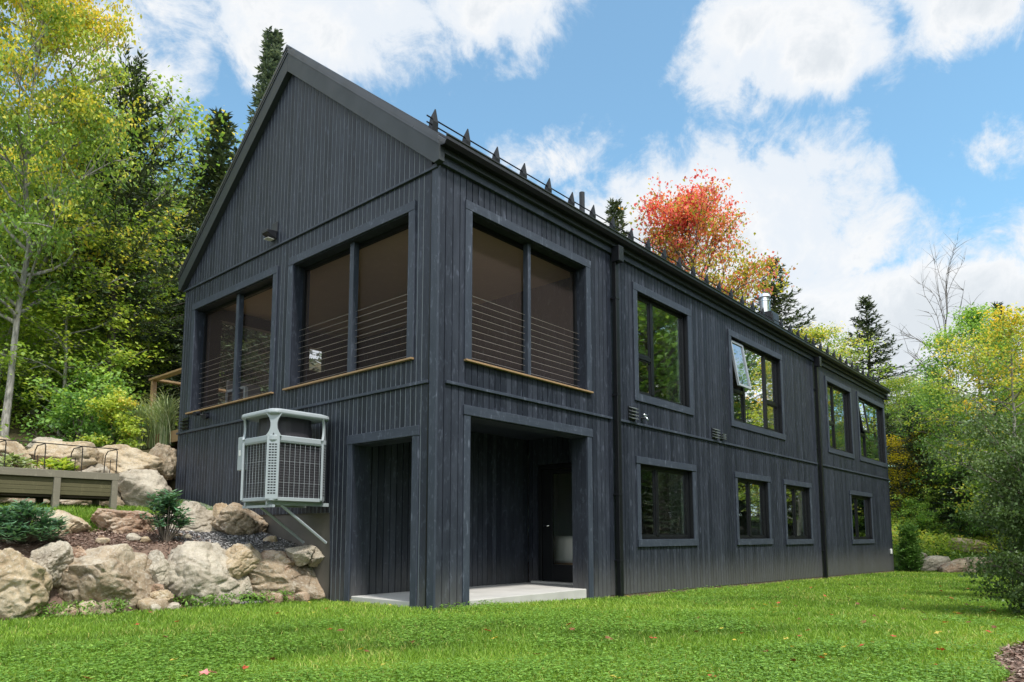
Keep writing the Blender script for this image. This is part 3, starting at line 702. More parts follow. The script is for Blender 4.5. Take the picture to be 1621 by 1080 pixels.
for k in range(21):
    z = zc0+.02+k*.0365; r_ = .0026 if k % 8 == 5 else .0008
    gr.tube([(ux0+.1, uy0+.012, z), (ux1-.1, uy0+.012, z)], r_, 4, False); gr.tube([(ux0+.012, uy0+.1, z), (ux0+.012, uy1-.1, z)], r_, 4, False)
gr.build('wire_grille', M['wire'], hp)
MB().box(ux0-.02, ux0+.10, uy1-.07, uy1+.06, uz0+.45, uz0+.93).build('service_panel', M['unit'], hp, bevel=.01)
MB().box(ux0-.0225, ux0-.0205, uy1-.03, uy1+.02, uz0+.66, uz0+.74).build('rating_sticker', M['white_plastic'], hp)
br = empty('wall_bracket', (-.1, 2.5, .9), 'grey metal strut bracket carrying the heat pump', 'bracket')
for yy in (2.27, 2.85):
    MB().box(-1.0, -.02, yy-.02, yy+.02, uz0-.055, uz0-.005).build('arm', M['unit'], br)
    MB().tube([(-.78, yy, uz0-.05), (-.03, yy, .72)], .02, 6).build('brace', M['unit'], br)
MB().box(-.98, -.94, 2.15, 2.95, uz0-.09, uz0-.056).build('cross_bar', M['unit'], br)
# ------------------------------------------------------------------ deck beyond the house
dk = empty('deck', (.5, 8.8, 3.0), 'cedar deck corner with post and handrail behind the left end of the house', 'deck')
MB().box(.5, 9, 7.44, 10.12, 2.99, 3.05).build('decking', M['cedar'], dk)
MB().box(.46, .5, 7.44, 10.14, 2.80, 3.05).build('rim_board', M['cedar'], dk, bevel=.004); MB().box(.5, 9, 10.12, 10.16, 2.80, 3.05).build('rim_board', M['cedar'], dk)
MB().box(.50, .60, 10.02, 10.12, 3.05, 4.34).build('post', M['cedarpost'], dk, bevel=.005); MB().box(.50, .60, 7.5, 7.6, 3.05, 4.34).build('post', M['cedarpost'], dk, bevel=.005)
MB().box(.47, .63, 7.44, 10.18, 4.34, 4.385).build('handrail', M['cedar'], dk, bevel=.005); MB().box(.6, 9, 10.0, 10.16, 4.34, 4.385).build('handrail', M['cedar'], dk, bevel=.005)
for k in range(8): MB().tube([(.55, 7.6, 3.2+k*.135), (.55, 10.02, 3.2+k*.135)], .003, 4).build('cable', M['cable'], dk)
for xx in (.7, 4.5, 8.5): MB().box(xx, xx+.12, 9.9, 10.02, 2.0, 2.9).build('footing_post', M['cedarpost'], dk)
# ------------------------------------------------------------------ raised planter and trellis
pl = empty('raised_planter', (-3.4, 5.6, 1.27), 'long weathered timber raised planter on short posts, below the upper boulders', 'planter')
px1, px0 = -1.72, -5.6; PY0 = 5.5; pzt = 1.80
MB().box(px0, px1, PY0-.03, PY0+.03, pzt-.11, pzt).build('rim_board', M['pt'], pl, bevel=.006)
MB().hexa([(px1-.04, PY0, pzt-.11), (px1, PY0, pzt-.11), (px1, PY0+.85, pzt-.11), (px1-.04, PY0+.85, pzt-.11), (px1-.04, PY0, pzt), (px1, PY0, pzt), (px1, PY0+.85, pzt), (px1-.04, PY0+.85, pzt)]).build('rim_board', M['pt'], pl, bevel=.006)
MB().hexa([(px1-.04, PY0+.05, pzt-.42), (px1-.01, PY0+.05, pzt-.42), (px1-.01, PY0+.6, pzt-.42), (px1-.04, PY0+.6, pzt-.42), (px1-.04, PY0+.04, pzt-.11), (px1-.01, PY0+.04, pzt-.11), (px1-.01, PY0+.85, pzt-.11), (px1-.04, PY0+.85, pzt-.11)]).build('end_panel', M['pt'], pl)
sl = MB()
for k in range(4): sl.box(px0, px1-.05, PY0+.012, PY0+.04, pzt-.115-.062*(k+1), pzt-.118-.062*k)
sl.build('slat_panel', M['ptslat'], pl, bevel=.003)
MB().box(px0, px1-.05, PY0+.8, PY0+.84, pzt-.4, pzt-.02).build('slat_panel', M['ptslat'], pl)
MB().box(px0, px1-.06, PY0+.045, PY0+.79, pzt-.4, pzt-.06).build('soil', plain('soil', (.05, .035, .025), .95, 0, .3, 20, .8), pl)
for xx in (px1-.10, px1-.90, px1-1.70, px1-2.5):
    for yy in (PY0-.03, PY0+.72): MB().box(xx, xx+.09, yy, yy+.09, hz(xx, yy)-.08, pzt-.111).build('post', M['pt'], pl, bevel=.005)
tr = empty('trellis_rack', (-3.2, 5.9, pzt), 'thin black iron hoop rack standing in the raised planter', 'trellis')
for xx in (-1.72, -2.22, -2.72, -3.22, -3.72):
    MB().tube([(xx, PY0+.12, pzt-.2), (xx, PY0+.12, pzt+.36), (xx, PY0+.16, pzt+.40), (xx, PY0+.52, pzt+.40), (xx, PY0+.62, pzt+.33), (xx, PY0+.66, pzt-.2)], .008, 6).build('hoop', M['iron'], tr)
    if xx > -3.6: MB().tube([(xx-.10, PY0+.10, pzt-.2), (xx-.10, PY0+.10, pzt+.22)], .006, 5).build('rod', M['iron'], tr)
MB().tube([(-1.70, PY0+.14, pzt+.405), (-4.2, PY0+.14, pzt+.405)], .008, 6).build('top_bar', M['iron'], tr)
# ------------------------------------------------------------------ boulders
rr0 = random.Random(17)
def boulder(name_label, c, size, seed, mat_, rot=0, boxy=.5, cuts=11, group=None):
    rg = random.Random(seed)
    bm = bmesh.new(); bmesh.ops.create_icosphere(bm, subdivisions=6 if seed < 27 or seed in (45, 46) else (3 if seed >= 200 else 5), radius=1)
    planes = []
    for i in range(cuts):
        n = Vector((rg.uniform(-1, 1), rg.uniform(-1, 1), rg.uniform(-.5, 1))).normalized(); planes.append((n, rg.uniform(.66, .92)))
    off = Vector((rg.uniform(-50, 50), rg.uniform(-50, 50), rg.uniform(-50, 50)))
    e = 2+4*boxy
    for v in bm.verts:
        p = v.co.copy()
        k = (abs(p.x)**e+abs(p.y)**e+abs(p.z)**e)**(-1/e); p = p*k
        for n, d in planes:
            q = p.dot(n)
            if q > d: p -= n*(q-d)*.97
        f = 1+.085*noise.fractal(p*1.1+off, 1, 2, 3)+.045*noise.fractal(p*3.7+off, .8, 2, 5)
        rdg = abs(noise.noise(p*2.3+off*1.3)); f -= .07*max(0, .16-rdg)/.16; f += .016*noise.fractal(Vector((p.x*9, p.y*9, p.z*14))+off, .7, 2, 4); f -= .022*max(0, .05-abs(noise.noise(p*4.1+off*.7)))/.07
        v.co = p*f
    mn = [min(v.co[i] for v in bm.verts) for i in range(3)]; mx = [max(v.co[i] for v in bm.verts) for i in range(3)]
    for v in bm.verts: v.co = Vector([((v.co[i]-mn[i])/(mx[i]-mn[i])-.5)*size[i] for i in range(3)])
    me = bpy.data.meshes.new('boulder'); bm.to_mesh(me); bm.free(); me.shade_smooth()
    o = mesh_obj('boulder', me, M[mat_]); o.location = c; o.rotation_euler = (rg.uniform(-.06, .06), rg.uniform(-.08, .08), rot)
    tag(o, name_label, 'boulder', group); return o
def bpx(label, x0, x1, yt, yb, Y, seed, mt, depth=.9, boxy=.5, rot=0, sink=.12, group=None, cuts=12):
    xm = (x0+x1)/2
    if group == GL: yt += 5
    a = onY(x0, yb, Y); b_ = onY(x1, yb, Y); top = onY(xm, yt, Y); bot = onY(xm, yb, Y)
    sx = abs(b_[0]-a[0]); sz_ = top[2]-bot[2]+sink
    ang = 0
    return boulder(label, ((a[0]+b_[0])/2, Y+depth*.25, bot[2]-sink+sz_/2), (sx*1.12, depth*1.1, sz_*1.08), seed, mt, rot, boxy, cuts, group)
GL = 'boulders of the lower retaining wall'
def yl(px): return 2.62 + .17*max(0, -onY(px, 950, 2.7)[0])
bpx('large rounded tan-grey boulder at the left edge of the lower wall', -60, 76, 868, 968, 3.05, 11, 'rock_tan', 1.1, .4, group=GL)
bpx('small pale triangular boulder wedged between the left edge boulder and the biggest one', 50, 110, 853, 912, 3.25, 12, 'rock_grey', .6, .3, group=GL)
bpx('big broad grey-brown boulder, widest block of the lower wall', 98, 244, 862, 966, 2.98, 13, 'rock_brown', 1.0, .8, group=GL)
bpx('narrow grey boulder squeezed between the two big lower blocks', 228, 266, 868, 925, 3.1, 14, 'rock_grey', .5, .5, group=GL)
bpx('small tan stone sitting low in the gap on the grass', 243, 277, 930, 956, 2.75, 15, 'rock_tan', .3, .3, sink=.06, group=GL)
bpx('tiny rusty stone low in the gap beside the small tan stone', 240, 262, 920, 944, 2.85, 45, 'rock_pink', .3, .3, sink=.04, group=GL)
bpx('big pale grey tapering boulder in the middle of the lower wall', 258, 382, 856, 955, 2.86, 16, 'rock_grey', 1.0, .7, group=GL)
bpx('flat yellow wedge-shaped boulder on top of the lower wall', 352, 424, 857, 906, 2.82, 17, 'rock_tan', .7, .5, group=GL)
bpx('small purple-grey stone in the gap below the yellow wedge', 371, 397, 907, 940, 2.72, 18, 'rock_grey', .35, .5, sink=.05, group=GL)
bpx('wide brown slab-like boulder against the house corner', 392, 522, 880, 948, 2.55, 19, 'rock_brown', .9, .7, group=GL)
bpx('brown sloping block on the shoulder of the wide brown slab', 400, 476, 868, 912, 2.72, 46, 'rock_pink', .7, .5, group=GL)
bpx('small grey boulder on top beside the house wall', 464, 504, 858, 890, 2.55, 20, 'rock_grey', .5, .4, sink=.05, group=GL)
bpx('smaller grey stone tucked against the house siding', 496, 521, 862, 892, 2.5, 21, 'rock_grey', .4, .4, sink=.05, group=GL)
bpx('flat rusty stone at the back of the mulch bed', 108, 146, 860, 884, 3.4, 22, 'rock_pink', .4, .5, sink=.1, group=GL)
G2_ = 'boulders of the middle tier'
bpx('rounded cream boulder of the middle tier', 62, 154, 809, 856, 4.35, 23, 'rock_tan', .9, .3, group=G2_)
bpx('long rusty tan boulder of the middle tier', 153, 262, 808, 850, 4.4, 24, 'rock_pink', .8, .7, group=G2_)
bpx('grey-white boulder behind the leafy shrub', 258, 356, 795, 850, 4.3, 25, 'rock_grey', .9, .5, group=G2_)
bpx('brown craggy boulder under the heat pump', 343, 432, 797, 848, 4.0, 26, 'rock_brown', .9, .5, group=G2_)
bpx('pale pointed corner of tan boulder beside the brown craggy one', 340, 378, 797, 825, 4.25, 27, 'rock_tan', .5, .5, group=G2_)
bpx('small half-hidden cream stone behind the rhododendron', -25, 22, 815, 842, 4.4, 28, 'rock_tan', .6, .4, group=G2_)
G3_ = 'boulders of the upper wall'
bpx('cream boulder at the left edge of the upper wall', -50, 48, 690, 726, 7.7, 31, 'rock_tan', 1.3, .4, group=G3_)
bpx('flat pointed boulder behind the iron rack', 50, 102, 691, 716, 8.2, 32, 'rock_grey', 1.0, .4, group=G3_)
bpx('long tan boulder behind the iron rack', 50, 157, 698, 740, 7.7, 33, 'rock_tan', 1.2, .5, group=G3_)
bpx('rounded orange-tan boulder right of the iron rack', 153, 257, 704, 746, 7.7, 34, 'rock_tan', 1.3, .3, cuts=3, group=G3_)
bpx('large oval grey boulder next to the house, right end of the upper wall', 188, 276, 745, 806, 7.3, 35, 'rock_grey', 1.2, .5, group=G3_)
bpx('cluster-like grey boulder between the deck and the oval one', 246, 284, 700, 752, 7.75, 36, 'rock_brown', 1.2, .6, group=G3_)
bpx('white-grey stone peeking over the planter rim', 118, 178, 733, 770, 7.5, 37, 'rock_grey', .9, .4, group=G3_)
bpx('white stone at left edge above the planter rim', -30, 20, 728, 770, 7.5, 38, 'rock_grey', .9, .4, group=G3_)
bpx('low brown rock in the shade under the left half of the planter', -20, 90, 765, 800, 7.2, 39, 'rock_brown', .9, .7, group=G3_)
bpx('low grey rock in the shade under the right half of the planter', 92, 196, 765, 806, 7.15, 40, 'rock_brown', .9, .7, group=G3_)
bpx('pink-white middle stone above the planter rim', 30, 118, 735, 772, 7.55, 41, 'rock_pink', .9, .5, group=G3_)
GR = 'boulders beyond the far end of the house'
def bfar(label, px, py0, py1, w, dist, seed, mt):
    p = at(px, py1, dist); h = at(px, py0, dist)[2]-p[2]
    gz_ = hz(p[0], p[1])
    boulder(label, (p[0], p[1], gz_+h*.42), (w*1.15, .9, h+.16), seed, mt, YAW+1.57, .4, 6, GR)
bfar('small pale boulder beside the little cedar at the lawn edge', 1447, 888, 905, .65, 30.6, 51, 'rock_grey')
bfar('angular cream boulder at the far lawn edge', 1475, 884, 906, 1.15, 30.4, 52, 'rock_grey')
bfar('rounded pinkish boulder at the far lawn edge', 1514, 886, 906, 1.15, 30.0, 53, 'rock_pink')
bfar('mossy grey boulder nearest the right shrub', 1545, 880, 903, 1.0, 30.2, 54, 'rock_brown')
bfar('sunlit tan boulder set back on the weedy slope', 1535, 866, 884, 1.3, 33.5, 55, 'rock_tan')
for i in range(26):
    k_ = rr0.uniform(0, 1); X_ = -.2-k_*5.2; Yl = 2.42+.17*(-X_)+rr0.uniform(-.10, .12)
    sz_ = rr0.uniform(.10, .22); boulder('small fist-sized stone wedged at the foot of the lower boulder wall', (X_, Yl-.12, hz(X_, Yl)+sz_*.3), (sz_*1.3, sz_, sz_*.9), 200+i, ['rock_tan', 'rock_grey', 'rock_pink', 'rock_brown'][i % 4], rr0.uniform(0, 3), .4, 5, 'small stones at the foot of the lower boulder wall')
for i in range(16):
    X_ = rr0.uniform(-5, -.3); Y_ = 3.3+.12*(-X_)+rr0.uniform(-.15, .7); sz_ = rr0.uniform(.08, .16)
    boulder('small stone lying on the mulch between the boulder tiers', (X_, Y_, hz(X_, Y_)+sz_*.25), (sz_*1.4, sz_, sz_*.8), 230+i, ['rock_tan', 'rock_grey', 'rock_pink'][i % 3], rr0.uniform(0, 3), .4, 5, 'small stones on the mulch between the boulder tiers')
# ------------------------------------------------------------------ vegetation generators
def norm(a): return a/(np.linalg.norm(a, axis=-1, keepdims=True)+1e-9)
def leaves(c, d, s, Ln, Wd):
    """rhombus leaves: c base, d direction, s side"""
    Ln = np.asarray(Ln).reshape(-1, 1); Wd = np.asarray(Wd).reshape(-1, 1)
    n = len(c); nn = norm(np.cross(d, s))
    V = np.stack([c, c+d*Ln*.45+s*Wd*.5+nn*Wd*.18, c+d*Ln, c+d*Ln*.45-s*Wd*.5+nn*Wd*.18], 1).reshape(-1, 3)
    return V, np.arange(n*4).reshape(n, 4)
def leaf_cloud(rg, cent, tint, per, sig, Ln, Wd, flat=.35, up=.5, tvar=.25):
    n = len(cent)*per
    ci = np.repeat(np.arange(len(cent)), per)
    c = cent[ci]+rg.normal(0, 1, (n, 3))*np.array([sig, sig, sig*flat])
    nrm = norm(rg.normal(0, 1, (n, 3))*np.array([1, 1, .6])+np.array([0, 0, up*3]))
    d = rg.normal(0, 1, (n, 3)); d -= nrm*(d*nrm).sum(1, keepdims=True); d = norm(d+np.array([0, 0, -.35])); s = norm(np.cross(nrm, d))
    k = rg.uniform(.6, 1.25, n)
    V, F = leaves(c, d, s, Ln*k, Wd*k)
    return V, F, np.clip(tint[ci]+rg.normal(0, tvar*.5, n), 0, 1)
def tree_proto(seed, H, Rr, cb, nl, nsub, per, leaf=.11, lean=(0, 0), trunk_r=.14, sig=.3, top_bias=.25, prof='round', drop=.15, tb=.45, up=.5, limbup=.5, multi=1, tvar=.14):
    rg = np.random.default_rng(seed); tm = MB(); cents = []; tints = []
    for mtk in range(multi):
        l0 = np.array([lean[0]+(rg.uniform(-.25, .25) if multi > 1 else 0), lean[1]+(rg.uniform(-.25, .25) if multi > 1 else 0)])
        k = 9; tp = []
        wob = np.cumsum(rg.normal(0, .012*H, (k, 2)), 0)
        for i in range(k):
            f = i/(k-1); tp.append(np.array([l0[0]*H*f+wob[i, 0]*(f > 0), l0[1]*H*f+wob[i, 1]*(f > 0), H*f*.97-.25*(i == 0)]))
        tp = np.array(tp); tr_ = [trunk_r*(1.25 if i == 0 else (1-.9*i/(k-1))) for i in range(k)]
        tm.tube(tp, tr_, 8, False)
        for j in range(nl//multi):
            t = cb+(1-cb)*((j+rg.uniform(0, 1))/(nl//multi)); t = min(t, .985)
            fi = t*(k-1); i0 = int(fi); st = tp[i0]+(tp[min(i0+1, k-1)]-tp[i0])*(fi-i0)
            rel = (t-cb)/(1-cb)
            pr_ = {'round': math.sin(math.pi*min(1, .18+rel*.80))**.7, 'cone': 1-rel*.85, 'vase': .45+.55*math.sin(math.pi*(rel*.75+.1)), 'open': .5+.5*rg.uniform()}[prof]
            ln = Rr*pr_*rg.uniform(.75, 1.12); az = j*2.4+rg.uniform(-.4, .4)
            up_ = limbup*(.5+rel)*rg.uniform(.6, 1.3)
            d = np.array([math.cos(az), math.sin(az), up_]); d /= np.linalg.norm(d)
            pts = [st]; m_ = 6
            for q in range(m_):
                d = norm(d+rg.normal(0, .13, 3)+np.array([0, 0, .03 if q < 3 else -.06])); pts.append(pts[-1]+d*ln/m_)
            r0 = trunk_r*(1-.85*t)*.45+.008
            tm.tube(pts, [r0*(1-.8*q/m_) for q in range(m_+1)], 5, False)
            for b_ in range(nsub):
                q = rg.uniform(.3, 1)*m_; i1 = min(int(q), m_-1); sp_ = pts[i1]+(pts[i1+1]-pts[i1])*(q-i1)
                sd = norm(norm(pts[i1+1]-pts[i1])*.7+rg.normal(0, .6, 3)*np.array([1, 1, .5])+np.array([0, 0, .1])); sl_ = ln*rg.uniform(.18, .42)
                e1 = sp_+sd*sl_*.5+rg.normal(0, .03, 3); e2 = e1+norm(sd+np.array([0, 0, -.15]))*sl_*.5
                tm.tube([sp_, e1, e2], [r0*.35+.003, r0*.22+.002, .002], 4, False)
                if rg.uniform() < drop: continue
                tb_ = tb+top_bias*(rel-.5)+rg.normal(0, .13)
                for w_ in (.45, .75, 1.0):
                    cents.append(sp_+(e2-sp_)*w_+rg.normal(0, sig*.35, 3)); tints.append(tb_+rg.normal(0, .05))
    if per > 0:
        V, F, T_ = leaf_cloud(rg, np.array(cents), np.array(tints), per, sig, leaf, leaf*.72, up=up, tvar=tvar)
    else: V = None; F = None; T_ = None
    return tm, V, F, T_
def make_tree(name, mt_leaf, mt_bark, label, cat, group, crown='crown', **kw):
    tm, V, F, T_ = tree_proto(**kw)
    root = empty(name, (0, 0, 0), label, cat, group)
    tm.build('trunk', M[mt_bark], root, smooth=True)
    if V is not None:
        mesh_obj(crown, np_mesh(crown, V, F, M[mt_leaf], T_), None, root)
    return root
def conifer(name, mt, label, cat, group, seed, H, Rr, step=.34, nb=6, droop=.25, tw=.17, Ln=.2, Wd=.05, z0=.06, gap=.1, power=.8, mt_bark='bark', upturn=.25):
    rg = np.random.default_rng(seed); tm = MB(); C_, D_, S_, T_, LL = [], [], [], [], []
    lean = rg.normal(0, .006, 2)
    tm.tube([(lean[0]*H*f, lean[1]*H*f, H*f-(.3 if f == 0 else 0)) for f in np.linspace(0, 1, 7)], [max(.012, .013*H*(1-f)+.01) for f in np.linspace(0, 1, 7)], 8, False)
    z = H*z0
    while z < H-.1:
        f = z/H; rl = Rr*(1-f)**power
        n = nb if f < .9 else 4
        ph = rg.uniform(0, 6.28)
        for j in range(n):
            if rg.uniform() < gap: continue
            az = ph+j*2*math.pi/n+rg.uniform(-.3, .3); ln = max(.12, rl*rg.uniform(.68, 1.12)); zz = z+rg.uniform(-.12, .12)
            m_ = max(3, int(ln/.22)); pts = []
            for q in range(m_+1):
                s_ = q/m_; x_ = ln*s_; dz = -droop*ln*(s_**1.3)*(1-f*.8)+upturn*ln*.5*s_**3+(f**3)*ln*.8*s_
                pts.append(np.array([math.cos(az)*x_+lean[0]*zz, math.sin(az)*x_+lean[1]*zz, zz+dz]))
            tm.tube([pts[0], pts[m_//2], pts[-1]], [.006+.010*ln, .004+.005*ln, .003], 4, False)
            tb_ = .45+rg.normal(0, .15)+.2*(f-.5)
            side = np.array([-math.sin(az), math.cos(az), 0])
            for q in range(m_):
                s_ = (q+.5)/m_
                if s_ < .12 and ln > .8: continue
                p = pts[q]; bd_ = norm(pts[q+1]-pts[q])
                tl = min(.55, .42*ln)*(1.05-s_)+.10
                for sd in (-1, 1):
                    for r_ in range(2):
                        td = norm(bd_*.75+side*sd*rg.uniform(.6, 1.1)+np.array([0, 0, rg.uniform(-.3, .05)]))
                        nseg = max(1, int(tl/tw*1.2)); p_ = p+bd_*rg.uniform(0, .2)
                        for u in range(nseg):
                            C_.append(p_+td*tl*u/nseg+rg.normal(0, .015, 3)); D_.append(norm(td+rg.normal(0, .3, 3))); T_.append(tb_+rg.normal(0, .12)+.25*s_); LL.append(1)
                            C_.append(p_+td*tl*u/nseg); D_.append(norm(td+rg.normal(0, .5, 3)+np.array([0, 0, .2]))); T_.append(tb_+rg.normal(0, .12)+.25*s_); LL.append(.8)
                C_.append(p); D_.append(norm(bd_+rg.normal(0, .25, 3))); T_.append(tb_); LL.append(1)
        z += step*(1.15-.75*f)*rg.uniform(.8, 1.2)
    C_ = np.array(C_); D_ = np.array(D_); s = norm(np.cross(D_, np.array([0, 0, 1.])+rg.normal(0, .35, C_.shape)))
    k = np.array(LL)*rg.uniform(.75, 1.25, len(LL))
    V, F = leaves(C_, D_, s, Ln*k, Wd*k*1.2)
    root = empty(name, (0, 0, 0), label, cat, group)
    tm.build('trunk', M[mt_bark], root, smooth=True)
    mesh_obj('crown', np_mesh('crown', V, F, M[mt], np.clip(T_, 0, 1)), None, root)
    return root
used = set()
def put_tree(proto, x, y, scale=1, rz_=None, label=None, group=None, dz=0):
    if proto.name not in used and 'placed' not in proto:
        o = proto; used.add(proto.name)
    else: o = copy_tree(proto)
    o.location = (x, y, hz(x, y)+dz); o.scale = (scale,)*3 if not hasattr(scale, '__len__') else scale
    o.rotation_euler = (0, 0, random.uniform(0, 6.28) if rz_ is None else rz_)
    if label: o['label'] = label
    if group: o['group'] = group
    return o
def polar(px, dist):
    d = FW + RT*(px-810.5)/FPX; a = math.atan2(d[1], d[0]); return CX+math.cos(a)*dist, CY+math.sin(a)*dist
def topped(proto, H0, px, py, dist, label=None, group=None, rz_=None, wide=1):
    x, y = polar(px, dist); zt = at(px, py, dist)[2]; s = (zt-hz(x, y))/H0
    return put_tree(proto, x, y, (s*wide, s*wide, s), rz_, label, group)
# --- hero trees
tA = make_tree('birch_tree', 'leaf_yg', 'bark_grey', 'tall leaning birch with yellow-green leaves at the left edge', 'tree', None, seed=3, H=11, Rr=3.6, cb=.22, nl=60, nsub=10, per=30, leaf=.115, lean=(.02, 0), trunk_r=.12, sig=.27, tb=.50, top_bias=.55, prof='round', drop=.12)
tM = make_tree('maple_tree', 'leaf_red', 'bark', 'round maple with red and orange autumn leaves rising behind the roof', 'tree', None, seed=9, H=12, Rr=4.6, cb=.2, nl=50, nsub=11, per=22, leaf=.17, trunk_r=.2, sig=.36, tb=.33, top_bias=.95, prof='round', drop=.3, limbup=1.0, tvar=.55)
s1 = conifer('spruce_tree', 'needle_blue', 'tall narrow blue-green spruce peeking above the left roof slope', 'tree', None, 21, 16, 2.3, power=1.0, nb=8, Ln=.17, Wd=.05, droop=.12, gap=.04, step=.28)
s2 = conifer('spruce_tree', 'needle', 'dark dense spruce left of the gable', 'tree', None, 22, 12, 3.0, power=.7, nb=6, Ln=.22, Wd=.06, droop=.3)
s3 = conifer('spruce_tree', 'needle', 'open-branched spruce standing alone beyond the far roof end', 'tree', None, 23, 12, 3.6, step=.5, power=.85, nb=6, Ln=.22, Wd=.055, droop=.15, gap=.15, upturn=.5)
pn = conifer('pine_tree', 'needle', 'spreading dark pine behind the left birch', 'tree', None, 24, 13, 4.2, step=.6, nb=5, power=.42, droop=.05, gap=.2, Ln=.26, Wd=.06, z0=.3, upturn=.5)
topped(tA, 11, 2, -170, 17.5, wide=.56)
topped(tM, 12, 1112, 335, 42, rz_=1.0, wide=.72)
topped(s1, 16, 414, 45, 33, wide=1.55); topped(s2, 12, 328, 178, 22.5, wide=1.25)
topped(s3, 12, 1385, 474, 52, wide=1.5)
topped(pn, 13, 165, 100, 19.5, rz_=2, wide=.9)
topped(s2, 12, 982, 322, 45, 'small spruce top behind the vent pipe')
topped(s3, 12, 1238, 415, 46, 'spruce just right of the steel chimney flue', rz_=1, wide=1.5)
topped(s2, 12, 1470, 610, 55, 'short spruce right of the lone spruce')
topped(s2, 12, 225, 300, 36, 'distant spruce between the pine and the dark spruce')
topped(s2, 12, 1600, 480, 50, 'hazy spruce at the right edge of the picture')
# bare tree
tb = make_tree('bare_tree', 'leaf_yg', 'bark', 'leafless tree with upright grey branches against the clouds', 'tree', None, seed=31, H=12, Rr=3.8, cb=.3, nl=26, nsub=9, per=0, trunk_r=.11, limbup=1.6, prof='vase')
topped(tb, 12, 1512, 432, 40, wide=.75)
# --- forest prototypes
dg = make_tree('green_tree', 'leaf_g', 'bark', 'green broadleaf forest tree', 'tree', None, seed=41, H=11, Rr=3.3, cb=.15, nl=42, nsub=8, per=20, leaf=.13, trunk_r=.13, sig=.34, tb=.5, drop=.15)
dy = make_tree('turning_tree', 'leaf_yg', 'bark_grey', 'yellow-green turning forest tree', 'tree', None, seed=42, H=10, Rr=3.2, cb=.2, nl=38, nsub=8, per=19, leaf=.125, trunk_r=.12, sig=.34, tb=.42, drop=.2)
db = make_tree('bright_sapling', 'leaf_bright', 'bark_grey', 'bright green understory sapling', 'sapling', None, seed=43, H=5, Rr=2.1, cb=.08, nl=28, nsub=7, per=16, leaf=.105, trunk_r=.05, sig=.26, tb=.5, drop=.1, prof='open', up=1.2)
dyel = make_tree('yellow_sapling', 'leaf_yel', 'bark', 'yellow leaved understory sapling', 'sapling', None, seed=44, H=5, Rr=2.1, cb=.1, nl=24, nsub=7, per=9, leaf=.13, trunk_r=.05, sig=.26, tb=.5, drop=.15, prof='open', up=1.2)
bsh = make_tree('forest_bush', 'leaf_g', 'bark', 'low green forest bush', 'bush', None, crown='foliage', seed=45, H=1.6, Rr=1.1, cb=.05, nl=20, nsub=6, per=10, leaf=.10, trunk_r=.02, sig=.17, tb=.55, drop=.05, prof='open', multi=4)
bsb = make_tree('light_bush', 'leaf_bright', 'bark', 'bright yellow-green bush left of the deck post', 'bush', None, crown='foliage', seed=46, H=1.5, Rr=.9, cb=.05, nl=24, nsub=7, per=12, leaf=.10, trunk_r=.02, sig=.13, tb=.7, drop=.02, prof='open', multi=5)
hm = conifer('hemlock_tree', 'needle', 'shady hemlock in the woods', 'tree', None, 47, 9, 3.2, step=.42, nb=6, power=.6, droop=.3, z0=.05, Ln=.2, Wd=.06)
x, y = polar(188, 17.2); put_tree(bsb, x, y, .72)
rr = random.Random(5)
LG = 'trees growing on the wooded hillside left of the house'
def scatter(lst, protos, labels, group, x0, x1, d0, d1, n, smin, smax):
    for i in range(n):
        for _ in range(30):
            px = rr.uniform(x0, x1); d = d0+(d1-d0)*rr.random()
            x, y = polar(px, d)
            if (150 < px < 300 and d < 22.5) or (200 < px < 300 and protos[0] is dg and d < 36): continue
            if all((x-a)**2+(y-b_)**2 > c_ for a, b_, c_ in lst) and not (-.5 < x < 23 and -2 < y < 11.5): break
        else: continue
        lst.append((x, y, 2.0)); k = rr.randrange(len(protos)); s = rr.uniform(smin, smax)
        put_tree(protos[k], x, y, (s*rr.uniform(.85, 1.15), s*rr.uniform(.85, 1.15), s), None, labels[k], group)
pl_ = []
L1 = ['green broadleaf tree on the hillside left of the house', 'yellow-green turning tree on the hillside left of the house', 'shady hemlock on the hillside left of the house']
scatter(pl_, [dg, dy, hm, dy], L1+[L1[1]], LG, -260, 300, 24, 46, 28, .60, .85)
L2 = ['bright green sapling low on the hillside left of the house', 'yellow-green young tree low on the hillside left of the house', 'yellow sapling low on the hillside left of the house']
scatter(pl_, [db, db, dyel if False else db], [L2[0]]*3, 'saplings on the hillside left of the house', -240, 285, 18.5, 27, 34, .5, .95)
topped(dyel, 5, 205, 500, 24, 'orange-yellow sapling halfway up the left hillside')
lt = make_tree('leaning_tree', 'leaf_yg', 'bark_grey', 'thin leaning pale trunk with few leaves on the left hillside', 'tree', None, seed=55, H=9, Rr=2.2, cb=.35, nl=16, nsub=6, per=7, leaf=.14, lean=(.28, .1), trunk_r=.10, sig=.34, tb=.4, drop=.3, prof='open')
for i, (px, d) in enumerate(((45, 20), (95, 21.5), (150, 23), (215, 23), (250, 24), (-20, 19.5), (120, 26))):
    x, y = polar(px, d); put_tree(lt, x, y, rr.uniform(.75, 1.1), [5.4, 5.0, 5.8, 2.2, 5.6, 4.9, 5.2][i], None, 'thin leaning trees on the left hillside')
pb_ = []
scatter(pb_, [bsh, bsh], ['low green bush above the upper boulders left of the house']*2, 'bushes above the upper boulders', -200, 275, 16.8, 22, 34, .45, .9)
# behind house
for i in range(16):
    x = rr.uniform(2, 34); y = rr.uniform(19, 34); put_tree([dg, hm, dy][i % 3], x, y, rr.uniform(.35, .55), None, ['green tree hidden behind the house', 'hemlock hidden behind the house', 'yellow-green tree hidden behind the house'][i % 3], 'trees behind the house')
topped(dy, 10, 1300, 520, 44, 'small yellow-green tree top just above the far roof edge')
